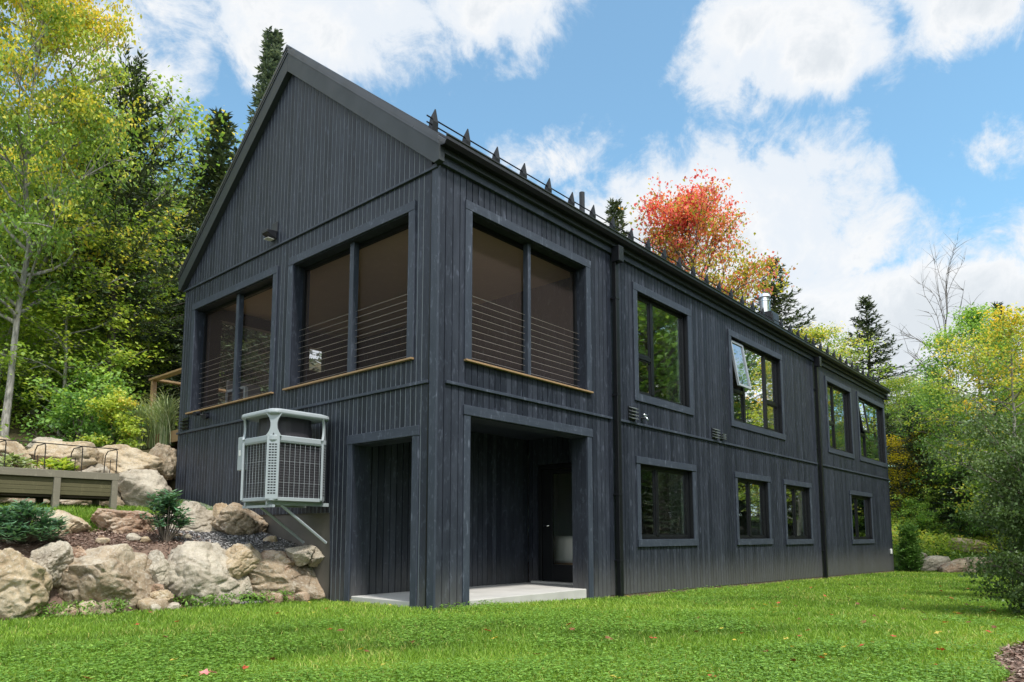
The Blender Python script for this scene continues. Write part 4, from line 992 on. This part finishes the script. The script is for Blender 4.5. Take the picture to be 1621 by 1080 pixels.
# right forest
RG_ = 'trees of the wood beyond the far end of the lawn'
L3 = ['green broadleaf tree in the wood right of the house', 'yellow-green turning tree in the wood right of the house', 'shady hemlock in the wood right of the house']
pr2 = []
topped(dg, 11, 1548, 500, 36, 'tall green tree with a forked trunk in the right wood')
topped(dy, 10, 1425, 600, 42, 'yellow-green rounded tree just past the far house corner')
topped(dy, 10, 1610, 505, 30, 'yellow-green tree with a slim trunk at the right edge')
topped(dg, 11, 1480, 590, 46, 'green tree in front of the bare tree')
scatter(pr2, [dg, dy, hm], L3, RG_, 1405, 1900, 38, 66, 42, .42, .68)
scatter(pr2, [hm, hm], ['dark low hemlock at the edge of the right wood']*2, 'dark hemlocks at the edge of the right wood', 1425, 1800, 35.5, 44, 18, .4, .6)
scatter(pr2, [db, db], ['pale green sapling at the edge of the right wood']*2, 'saplings at the edge of the right wood', 1425, 1800, 37, 46, 10, .6, 1.0)
topped(dyel, 5, 1425, 700, 36.5, 'bright yellow sapling beside the far house corner')
scatter([], [bsh], ['low green bush at the edge of the right wood'], 'bushes at the edge of the right wood', 1430, 1700, 34.5, 42, 16, .5, .9)
# woods behind the viewer and across the lawn, seen in the window glass
for i in range(46):
    a = rr.uniform(-2.9, .12); d = rr.uniform(19, 40)
    x = 8+math.cos(a)*d*1.25; y = -8+math.sin(a)*d
    if y > -11 and x < 40: y = rr.uniform(-26, -14)
    if math.hypot(x-CX, y-CY) < 9: continue
    bx = math.degrees(math.atan2(y-CY, x-CX)-YAW)
    if -38 < bx < 38: continue
    k = i % 4; put_tree([dg, dy, hm, dg][k], x, y, rr.uniform(.8, 1.15), None, ['green tree across the lawn', 'yellow-green tree across the lawn', 'hemlock across the lawn', 'green tree across the lawn'][k], 'trees across the lawn, mirrored in the windows')
for i in range(26):
    x = rr.uniform(14, 58); y = rr.uniform(-46, -25)
    if math.degrees(math.atan2(y-CY, x-CX)-YAW) > -40: y -= 8
    k = i % 4; put_tree([dg, dy, hm, dg][k], x, y, rr.uniform(1.6, 2.0), None, ['tall green tree far across the lawn', 'tall yellow-green tree far across the lawn', 'tall hemlock far across the lawn', 'tall green tree far across the lawn'][k], 'tall trees far across the lawn, mirrored in the windows')
for i, (x, y) in enumerate(((29, -12.5), (33, -14), (27, -17), (36, -17.5), (31, -20), (40, -15), (24, -21), (44, -19), (37, -22), (50, -17))):
    put_tree([dg, dy, hm][i % 3], x, y, rr.uniform(1.7, 2.0), None, ['towering green tree right of the lawn', 'towering yellow-green tree right of the lawn', 'towering hemlock right of the lawn'][i % 3], 'towering trees right of the lawn, mirrored in the windows')
# --- shrubs
rh = MB()
def rosette_shrub(name, label, loc, H, Rr, n, seed, mt, Ln=.11, Wd=.038, stems=7, dome=True):
    rg = np.random.default_rng(seed); root = empty(name, loc, label, 'shrub')
    st = MB(); C_ = []; D_ = []; T_ = []
    for i in range(n):
        a = rg.uniform(0, 6.28); u = rg.uniform(0, 1)
        if dome: ph = math.acos(1-u*1.05); r_ = rg.uniform(.7, 1); tip = np.array([math.cos(a)*math.sin(ph)*Rr*r_, math.sin(a)*math.sin(ph)*Rr*r_, H*(.25+.75*math.cos(ph)*r_) if ph < 1.5 else H*.2])
        else: hh = rg.uniform(.35, 1); r_ = Rr*rg.uniform(.2, 1)*(1.15-.5*hh); tip = np.array([math.cos(a)*r_, math.sin(a)*r_, H*hh])
        st.tube([(tip[0]*.1, tip[1]*.1, -.03), tuple(tip*np.array([.6, .6, .5])), tuple(tip)], [.008, .005, .003], 4, False)
        kk = 9
        for j in range(kk):
            b_ = j*2.4+rg.uniform(-.2, .2); d = norm(np.array([math.cos(b_), math.sin(b_), rg.uniform(-.1, .7)])); C_.append(tip-np.array([0, 0, .01*j])); D_.append(d); T_.append(.5+rg.normal(0, .2))
            if not dome:
                C_.append(tip*np.array([.7, .7, .8])); D_.append(norm(d+rg.normal(0, .3, 3))); T_.append(.4+rg.normal(0, .2))
    C_ = np.array(C_); D_ = np.array(D_); s = norm(np.cross(D_, np.array([0, 0, 1.])+rg.normal(0, .15, C_.shape))); k = rg.uniform(.7, 1.2, len(C_))
    V, F = leaves(C_, D_, s, Ln*k, Wd*k)
    so = st.build('stems', M['bark'], root, world=False)
    mesh_obj('foliage', np_mesh('foliage', V, F, M[mt], np.clip(T_, 0, 1)), None, root)
    return root
p = onY(38, 850, 3.75); rosette_shrub('rhododendron', 'rounded dark green rhododendron on the mulch at the left edge', (p[0], p[1], hz(p[0], p[1])), .52, .42, 190, 61, 'leaf_dark')
p = onY(262, 850, 3.55); rosette_shrub('leafy_shrub', 'upright open shrub with dull green leaves in the mulch bed', (p[0], p[1], hz(p[0], p[1])), .74, .34, 44, 62, 'leaf_dark', .10, .055, dome=False)
for i, (px, lab) in enumerate(((22, 'pale green broad-leaved plant at the left of the planter'), (88, 'yellow-green broad-leaved plant in the middle of the planter'))):
    p = onY(px, 740, 5.85); rosette_shrub('planter_plant', lab, (p[0], p[1], pzt-.06), .30, .26, 26, 63+i, 'reed' if i == 0 else 'leaf_bright', .13, .07)
# ornamental reeds by the deck
def reed_clump(label, x, y, z, H, seed, n=150, spread=.6, mt='reed', name='ornamental_grass', w_=.018):
    rg = np.random.default_rng(seed); V = []; F = []; T_ = []
    for i in range(n):
        a = rg.uniform(0, 6.28); b0 = rg.normal(0, .07, 2); h = H*rg.uniform(.6, 1.1); sp_ = spread*rg.uniform(.3, 1.1); sd = np.array([-math.sin(a), math.cos(a), 0])*w_/2
        k = 6; n0 = len(V)
        for q in range(k+1):
            s_ = q/k; p = np.array([b0[0]+math.cos(a)*sp_*s_**2.1, b0[1]+math.sin(a)*sp_*s_**2.1, h*(s_-.42*s_**3.2)]); wq = 1-s_**3*.95
            V += [p-sd*wq, p+sd*wq]
        t_ = rg.uniform(0, 1)
        for q in range(k): F.append((n0+2*q, n0+2*q+1, n0+2*q+3, n0+2*q+2)); T_.append(t_)
    root = empty(name, (x, y, z), label, 'grass clump')
    mesh_obj('blades', np_mesh('blades', np.array(V), np.array(F), M[mt], T_), None, root); return root
for i, (px, d, lab) in enumerate(((246, 17.6, 'tall pale variegated grass clump right behind the deck post'), (262, 16.9, 'tall pale grass clump against the house wall end'), (226, 18.0, 'arching grass clump left of the deck post'))):
    x, y = polar(px, d); x = x-.0
    reed_clump(lab, x, y, 2.75, 1.75, 70+i, 170, .75)
# small cedar + right foreground shrub
ced = conifer('small_cedar', 'cedar_leaf', 'small conical cedar at the far corner of the house', 'cedar', None, 81, 1.35, .42, step=.06, nb=8, droop=-.4, Ln=.09, Wd=.035, z0=.02, gap=0, power=.6, tw=.1)
x, y = polar(1430, 29.3); put_tree(ced, x, y, 1.15)
M['shrub_leaf'] = G('shrub_leaf', [(0, (.035, .06, .018)), (.5, (.09, .15, .045)), (1, (.20, .27, .10))], .25, .5, .1, .3)
shr = make_tree('leafy_shrub', 'shrub_leaf', 'bark', 'large dark loose-leaved shrub leaning over the lawn at the right edge', 'shrub', None, crown='foliage', seed=82, H=2.7, Rr=1.45, cb=.03, nl=66, nsub=9, per=24, leaf=.062, trunk_r=.035, sig=.13, tb=.45, drop=.08, prof='open', multi=3, up=.3, limbup=.35)
x, y = polar(1682, 11.6); put_tree(shr, x, y, (.68, .68, .80), 1.0)
x, y = polar(1682, 15.5); put_tree(shr, x, y, (.8, .8, 1.0), None, 'second dark loose-leaved shrub behind the nearest one at the right edge')
x, y = polar(1690, 17.5); put_tree(hm, x, y, .42, None, 'young hemlock behind the evergreen shrubs at the right edge')
x, y = polar(1655, 21.5); put_tree(hm, x, y, .42, None, 'farther young hemlock at the right edge above the shrubs')
# ------------------------------------------------------------------ grass, clover, chips
def clump_noise(x, y, s, ph=0):
    return .5+.25*(np.sin(x*s+1.7*np.sin(y*s*.8+ph))+np.sin(y*s*1.2+ph+1.5*np.sin(x*s*.7)))
def blades(n, d0, d1, a0, a1, hgt, wid, seed, power=1.0):
    rg = np.random.default_rng(seed)
    u = rg.uniform(0, 1, n); r = d0*(d1/d0)**u
    a = YAW+rg.uniform(a0, a1, n)
    x = CX+np.cos(a)*r; y = CY+np.sin(a)*r
    ok = (zone(x, y) == 0) & ~((x > .0) & (x < L) & (y > -.01) & (y < WD)) & ~((x < .1) & (y > 2.3+.17*np.clip(-x, 0, 20)) & (y < 4.35)) & ~((x > 21) & ((x-22.6)*.62+y*.78-.27 > .1))
    x, y, r = x[ok], y[ok], r[ok]; n = len(x); z = height(x, y)-.004
    sc = (r/5.0)**.55; pn = clump_noise(x, y, 2.2)*.5+clump_noise(x, y, 7, 2)*.5
    h = hgt*rg.uniform(.55, 1.2, n)*(.75+.5*pn); w_ = wid*sc*rg.uniform(.7, 1.3, n)
    az = rg.uniform(0, 6.28, n); ln = rg.uniform(.15, .9, n)*h; la = rg.uniform(0, 6.28, n)
    s = np.stack([np.cos(az), np.sin(az), np.zeros(n)], 1)*w_[:, None]/2; b0 = np.stack([x, y, z], 1)
    lv = np.stack([np.cos(la)*ln, np.sin(la)*ln, np.zeros(n)], 1)
    midp = b0+lv*.35+np.stack([0*h, 0*h, h*.6], 1); tip = b0+lv+np.stack([0*h, 0*h, h*.97], 1)
    V = np.stack([b0-s, b0+s, midp+s*.8, tip, midp-s*.8], 1)
    F1 = np.arange(n)[:, None]*5
    # quad (0,1,2,4) and (4,2,3,3)->use quads: second as quad with tip split
    V = np.stack([b0-s, b0+s, midp+s*.8, midp-s*.8, tip+s*.12, tip-s*.12], 1).reshape(-1, 3)
    k = np.arange(n)[:, None]*6
    F = np.concatenate([k+np.array([[0, 1, 2, 3]]), k+np.array([[3, 2, 4, 5]])], 0)
    patch = clump_noise(x, y, .9, 1)*.45+clump_noise(x, y, 3.1, 4)*.25-.08
    t_ = np.clip(.12+patch+rg.normal(0, .13, n)+.10*sst(-2, 8, x), 0, 1)
    t_ = np.where(rg.uniform(0, 1, n) < .03+.10*(clump_noise(x, y, 1.9, 6) > .8), 1.0, t_)
    return V, F, np.concatenate([t_, t_])
V, F, T_ = blades(500000, 3.6, 34, -.70, .70, .046, .0062, 91)
tag(mesh_obj('lawn_grass', np_mesh('lawn_grass', V, F, M['grass'], T_), None), 'short green mown lawn grass in front of the house', 'grass', kind='stuff')
def on_ground(n, d0, d1, a0, a1, rg, flt):
    u = rg.uniform(0, 1, n); r = d0*(d1/d0)**u; a = YAW+rg.uniform(a0, a1, n); x = CX+np.cos(a)*r; y = CY+np.sin(a)*r
    ok = flt(x, y, r); return x[ok], y[ok], r[ok]
rg = np.random.default_rng(95)
def cf(x, y, r):
    p = clump_noise(x, y, 1.1, 3)*.6+clump_noise(x, y, 3.3, 1)*.4
    edge = sst(9.5, 5.0, r)
    return (zone(x, y) == 0) & (y < -.05) & (p+.35*edge > .55+.25*rg.uniform(0, 1, len(x))) | ((np.abs(y+.15) < .2) & (x > .1) & (x < 1.0))
x, y, r = on_ground(90000, 3.6, 16, -.7, .7, rg, cf)
n = len(x); az = rg.uniform(0, 6.28, n); zt = height(x, y)+rg.uniform(.025, .075, n)
Vs = []; Fs = []; tt = np.clip(.45+rg.normal(0, .2, n), 0, 1)
for k in range(3):
    a = az+k*2.09; d = norm(np.stack([np.cos(a), np.sin(a), rg.uniform(-.1, .35, n)], 1)); s = np.stack([-np.sin(a), np.cos(a), rg.normal(0, .2, n)], 1)
    sz_ = rg.uniform(.011, .019, n)*(r/5)**.4
    V, F = leaves(np.stack([x, y, zt], 1), d, s, sz_, sz_*1.05); Fs.append(F+len(Vs)*n*4); Vs.append(V)
tag(mesh_obj('clover_cover', np_mesh('clover_cover', np.concatenate(Vs), np.concatenate(Fs), M['clover'], np.tile(tt, 3)), None), 'low round-leaved clover growing through the lawn', 'clover', kind='stuff')
# terrace grass
rg = np.random.default_rng(96); n = 26000
x = rg.uniform(-8, .0, n); y = rg.uniform(4.5, 7.2, n); z = height(x, y); h = rg.uniform(.025, .075, n); a = rg.uniform(0, 6.28, n)
s = np.stack([np.cos(a), np.sin(a), 0*a], 1)*.008; b0 = np.stack([x, y, z], 1); tip = b0+np.stack([rg.normal(0, .03, n), rg.normal(0, .03, n), h], 1)
V = np.stack([b0-s, b0+s, tip+s*.1, tip-s*.1], 1).reshape(-1, 3)
tag(mesh_obj('terrace_grass', np_mesh('terrace_grass', V, np.arange(n*4).reshape(n, 4), M['grass'], np.clip(.35+rg.normal(0, .2, n), 0, 1)), None), 'tufty grass on the terrace in front of the raised planter', 'grass', kind='stuff')
rg = np.random.default_rng(105); n = 2600
x = rg.uniform(-6, .2, n); y = 2.25+.17*np.clip(-x, 0, 20)+rg.normal(0, .10, n)+.5*(rg.uniform(0, 1, n) < .25)*rg.uniform(0, 1, n)
ok = clump_noise(x, y*.3, 5.3, 2) > .50; x, y = x[ok], y[ok]; n = len(x)
cen = np.stack([x, y, np.minimum(height(x, y), .0)+rg.uniform(.02, .17, n)], 1)
V, F, T_ = leaf_cloud(rg, cen, np.clip(.4+rg.normal(0, .2, n), 0, 1), 2, .02, .045, .02, up=.3)
tag(mesh_obj('wall_weeds', np_mesh('wall_weeds', V, F, M['clover'], T_), None), 'small weeds sprouting along the foot of the boulder wall', 'weeds', kind='stuff')
# weeds on far slope
rg = np.random.default_rng(97); n = 30000
x = rg.uniform(22.5, 36, n); y = rg.uniform(-6, 6, n); s_ = (x-22.6)*.62+y*.78-.27; ok = (s_ > .5) & (s_ < 5.5); x, y = x[ok], y[ok]; n = len(x)
cen = np.stack([x, y, height(x, y)+rg.uniform(.05, .55, n)*(.4+.8*clump_noise(x, y, 2))], 1)
V, F, T_ = leaf_cloud(rg, cen, np.clip(.55+.3*(clump_noise(x, y, 1.5)-.5)+rg.normal(0, .1, n), 0, 1), 1, .05, .16, .08)
tag(mesh_obj('slope_weeds', np_mesh('slope_weeds', V, F, M['leaf_bright'], T_), None), 'pale green weeds and goldenrod covering the slope past the house', 'weeds', kind='stuff')
# hillside undergrowth (left) and forest floor cover
def cover(name, label, n, fx, seed, mt, hmax=.5, leaf=.13):
    rg = np.random.default_rng(seed); x, y = fx(rg, n); n = len(x)
    cen = np.stack([x, y, height(x, y)+rg.uniform(.0, 1, n)**1.5*hmax*(.3+1.0*clump_noise(x, y, 1.3))], 1)
    V, F, T_ = leaf_cloud(rg, cen, np.clip(.4+.5*(clump_noise(x, y, .9, 2)-.5)+rg.normal(0, .15, n), 0, 1), 1, .05, leaf, leaf*.6)
    tag(mesh_obj(name, np_mesh(name, V, F, M[mt], T_), None), label, 'undergrowth', kind='stuff')
def fl(rg, n):
    x = rg.uniform(-22, 3, n); y = 8.3+rg.uniform(0, 1, n)**1.4*22; ok = ~((x > -2.6) & (y < 11.5)); return x[ok], y[ok]
cover('hillside_undergrowth', 'leafy undergrowth covering the hillside above the upper boulders', 60000, fl, 98, 'leaf_bright', .75)
def fr_(rg, n):
    x = rg.uniform(27, 62, n); y = rg.uniform(-30, 12, n); s_ = (x-22.6)*.62+y*.78-.27; ok = s_ > 4.5; return x[ok], y[ok]
cover('woodland_undergrowth', 'dark undergrowth on the floor of the right wood', 50000, fr_, 99, 'leaf_g', .6, .18)
# mulch chips & gravel
def chips(name, label, cat, n, fx, seed, mt, Ln, Wd):
    rg = np.random.default_rng(seed); x, y = fx(rg, n); n = len(x)
    c = np.stack([x, y, height(x, y)+rg.uniform(.002, .025, n)], 1); a = rg.uniform(0, 6.28, n)
    d = norm(np.stack([np.cos(a), np.sin(a), rg.normal(0, .3, n)], 1)); s = norm(np.stack([-np.sin(a), np.cos(a), rg.normal(0, .4, n)], 1)); k = rg.uniform(.5, 1.3, n)
    V, F = leaves(c, d, s, Ln*k, Wd*k)
    tag(mesh_obj(name, np_mesh(name, V, F, M[mt], rg.uniform(0, 1, n)), None), label, cat, kind='stuff')
def m1(rg, n):
    x = rg.uniform(-8, -1.2, n); l1 = 2.3+.17*np.clip(-x, 0, 20); return x, l1+rg.uniform(0, 1, n)*(4.3-l1+.04*np.clip(-x, 0, 20))
def m2(rg, n):
    x = rg.uniform(-1.2, 14, n); y = -5.82+.12*np.sin(x*1.7)-rg.uniform(0, 1, n)**1.3*1.6; return x, y
def m3(rg, n):
    x = rg.uniform(-1.6, -.02, n); y = rg.uniform(2.5, 4.6, n); return x, y
chips('mulch_chips', 'reddish bark mulch between the two boulder tiers', 'mulch', 26000, m1, 101, 'chip', .05, .016)
chips('mulch_border', 'wood chip mulch along the lawn edge at lower right', 'mulch', 26000, m2, 102, 'chip', .05, .018)
chips('gravel', 'grey gravel beneath the heat pump', 'gravel', 14000, m3, 103, 'pebble', .035, .03)
# fallen leaves
def fallen(mt, seed):
    rg = random.Random(seed); n = 10; V = []; 
    for i in range(n):
        a = 2*math.pi*i/n; r_ = (.5 if i % 2 == 0 else .27)*rg.uniform(.8, 1.15); V.append((math.cos(a)*r_, math.sin(a)*r_, rg.uniform(-.02, .16)))
    V.append((0, 0, 0)); F = [(i, (i+1) % n, n) for i in range(n)]
    V += [(-.5, 0, .05), (-.95, .06, .12), (-.94, .10, .12)]; F.append((n+1, n+2, n+3))
    me = bpy.data.meshes.new('fallen_leaf'); me.from_pydata(V, [], F); me.materials.append(M[mt]); me.shade_smooth()
    a_ = me.attributes.new('tint', 'FLOAT', 'FACE'); a_.data.foreach_set('value', [rg.random() for _ in F]); return me
fm = {'red-orange': [fallen('fl_red', i) for i in range(3)], 'brown': [fallen('fl_brown', i+5) for i in range(3)], 'pale yellow': [fallen('fl_yel', i+9) for i in range(3)]}
def drop(me, x, y, s, label, group):
    o = bpy.data.objects.new('fallen_leaf', me); COL.objects.link(o); o.location = (x, y, hz(x, y)+.055); o.scale = (s, s, s)
    o.rotation_euler = (rr.uniform(-.35, .35), rr.uniform(-.35, .35), rr.uniform(0, 6.28)); tag(o, label, 'leaf', group)
drop(fallen('fl_pink', 3), *at(326, 1028, 5.15)[:2], .10, 'large pink fallen leaf lying on the front lawn', None)
for i in range(165):
    px = rr.uniform(-20, 1560); d = 4.2*(20/4.2)**rr.random()
    if rr.random() < .4: px = rr.uniform(1150, 1560)
    x, y = polar(px, d)
    if y > -.15 and x > -.1: continue
    if y > 2.2: continue
    if zone(np.array([x]), np.array([y]))[0] != 0: continue
    k = ['red-orange', 'brown', 'pale yellow'][i % 3]
    drop(fm[k][rr.randrange(3)], x, y, rr.uniform(.045, .085), '%s fallen leaf on the lawn' % k, '%s leaves fallen on the lawn' % k)
# ------------------------------------------------------------------ sky, sun, camera
SUN_EL, SUN_AZ = R(60), R(-100)   # azimuth measured from +X
sd = Vector((math.cos(SUN_EL)*math.cos(SUN_AZ), math.cos(SUN_EL)*math.sin(SUN_AZ), math.sin(SUN_EL)))
W = bpy.data.worlds.new('World'); SC.world = W; W.use_nodes = True; t = NT(W.node_tree)
bgn = t.n['Background']; out = t.n['World Output']
sky = t.new('ShaderNodeTexSky', sky_type='NISHITA'); sky.sun_disc = False; sky.sun_elevation = SUN_EL
sky.sun_rotation = math.pi/2-SUN_AZ; sky.air_density = 1.0; sky.dust_density = .6; sky.ozone_density = 1.2
tint = t.mix(1.0, sky.outputs[0], (1.12, 1.70, 1.66), 'MULTIPLY')
t.l.new(tint, bgn.inputs[0]); bgn.inputs[1].default_value = .15
gen = t.new('ShaderNodeTexCoord').outputs['Generated']
dist = t.new('ShaderNodeVectorMath', operation='NORMALIZE'); t.l.new(gen, dist.inputs[0])
sep = t.new('ShaderNodeSeparateXYZ'); t.l.new(dist.outputs[0], sep.inputs[0])
az = t.math('MULTIPLY', t.math('ARCTAN2', sep.outputs[1], sep.outputs[0]), 57.2958)
el = t.math('MULTIPLY', t.math('ARCSINE', sep.outputs[2]), 57.2958)
n_big = t.noise(dist.outputs[0], 5.5, 7, .58, .3); n_x = t.noise(t.mix(1, dist.outputs[0], (3.1, 1.7, 2.2), 'ADD'), 4.0, 5, .55)
azd = t.math('ADD', az, t.math('MULTIPLY', t.math('SUBTRACT', n_x, .5), 22))
eld = t.math('ADD', el, t.math('MULTIPLY', t.math('SUBTRACT', n_big, .5), 12))
blobs = [(60, 37, 13, 4.6, .8), (44, 38.5, 8, 3.6, .9), (72, 32, 8, 4, .7), (75, 24, 9, 6, .6), (19.5, 34, 7.5, 4.2, 1.05), (8, 35, 7, 4, .7), (27, 22, 13, 6.5, 1.1), (37, 29.5, 5, 2.6, .5),
         (11, 15, 16, 5.5, 1.05), (24, 26.5, 2.6, 2.6, .55), (4, 26, 5, 2.2, .55), (16, 10, 30, 6, 1), (2, 19, 7, 4, .8), (66, 12, 20, 9, .9), (40, 8, 50, 5, .7)]
acc = None
for (a, e, sa, se, am) in blobs:
    dx = t.math('DIVIDE', t.math('SUBTRACT', azd, a), sa); dy_ = t.math('DIVIDE', t.math('SUBTRACT', eld, e), se)
    q = t.math('EXPONENT', t.math('MULTIPLY', t.math('ADD', t.math('MULTIPLY', dx, dx), t.math('MULTIPLY', dy_, dy_)), -1.0))
    q = t.math('MULTIPLY', q, am); acc = q if acc is None else t.math('MAXIMUM', acc, q)
# unseen broken cloud behind the viewer, brightened below as added fill light
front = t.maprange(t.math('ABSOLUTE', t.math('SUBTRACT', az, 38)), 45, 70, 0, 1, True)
fill_cloud = t.math('MULTIPLY', t.maprange(t.noise(dist.outputs[0], 2.6, 6, .6), .36, .56), front)
acc = t.math('MAXIMUM', acc, t.math('MULTIPLY', fill_cloud, .9))
detail = t.noise(dist.outputs[0], 13, 10, .68, .35)
dens = t.math('ADD', acc, t.math('MULTIPLY', t.math('SUBTRACT', detail, .5), 1.15))
mask = t.maprange(dens, .24, .60, 0, 1, True)
shade = t.maprange(t.math('ADD', dens, t.math('MULTIPLY', t.math('SUBTRACT', n_big, .5), 1.6)), .45, 1.15, 0, 1, True)
ccol = t.ramp(shade, [(0, (.82, .87, .93)), (.45, (.93, .94, .95)), (.75, (.83, .86, .89)), (1, (.74, .78, .82))])
cb_ = t.new('ShaderNodeBackground'); t.set(cb_.inputs[0], ccol); t.set(cb_.inputs[1], t.maprange(front, 0, 1, 1.04, 2.0))  # stronger cloud emission behind the viewer, added to fill the diffuse light
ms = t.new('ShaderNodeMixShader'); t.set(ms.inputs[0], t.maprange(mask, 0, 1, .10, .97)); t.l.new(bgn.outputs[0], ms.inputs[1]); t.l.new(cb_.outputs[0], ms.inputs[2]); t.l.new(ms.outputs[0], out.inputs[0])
W.cycles.sampling_method = 'MANUAL'; W.cycles.sample_map_resolution = 512
ld = bpy.data.lights.new('sun', 'SUN'); ld.energy = 4.6; ld.angle = R(6); ld.color = (1, .95, .87)
lo = bpy.data.objects.new('sun', ld); COL.objects.link(lo); lo.rotation_euler = sd.to_track_quat('Z', 'Y').to_euler(); lo.location = (0, -20, 30)
cd = bpy.data.cameras.new('camera'); co = bpy.data.objects.new('camera', cd); COL.objects.link(co); SC.camera = co
mt_ = Matrix([[RT[0], UP[0], -FW[0]], [RT[1], UP[1], -FW[1]], [RT[2], UP[2], -FW[2]]])
co.location = (CX, CY, CZ); co.rotation_euler = mt_.to_euler()
cd.sensor_width = 36; cd.lens = FPX/1621*36; cd.shift_y = (PPY-540)/1621; cd.clip_end = 2000; cd.clip_start = .05
SC.view_settings.view_transform = 'Standard'; SC.view_settings.look = 'None'; SC.view_settings.exposure = 0; SC.view_settings.gamma = 1
SC.cycles.use_adaptive_sampling = True; SC.cycles.max_bounces = 8; SC.cycles.transparent_max_bounces = 12; SC.cycles.diffuse_bounces = 3
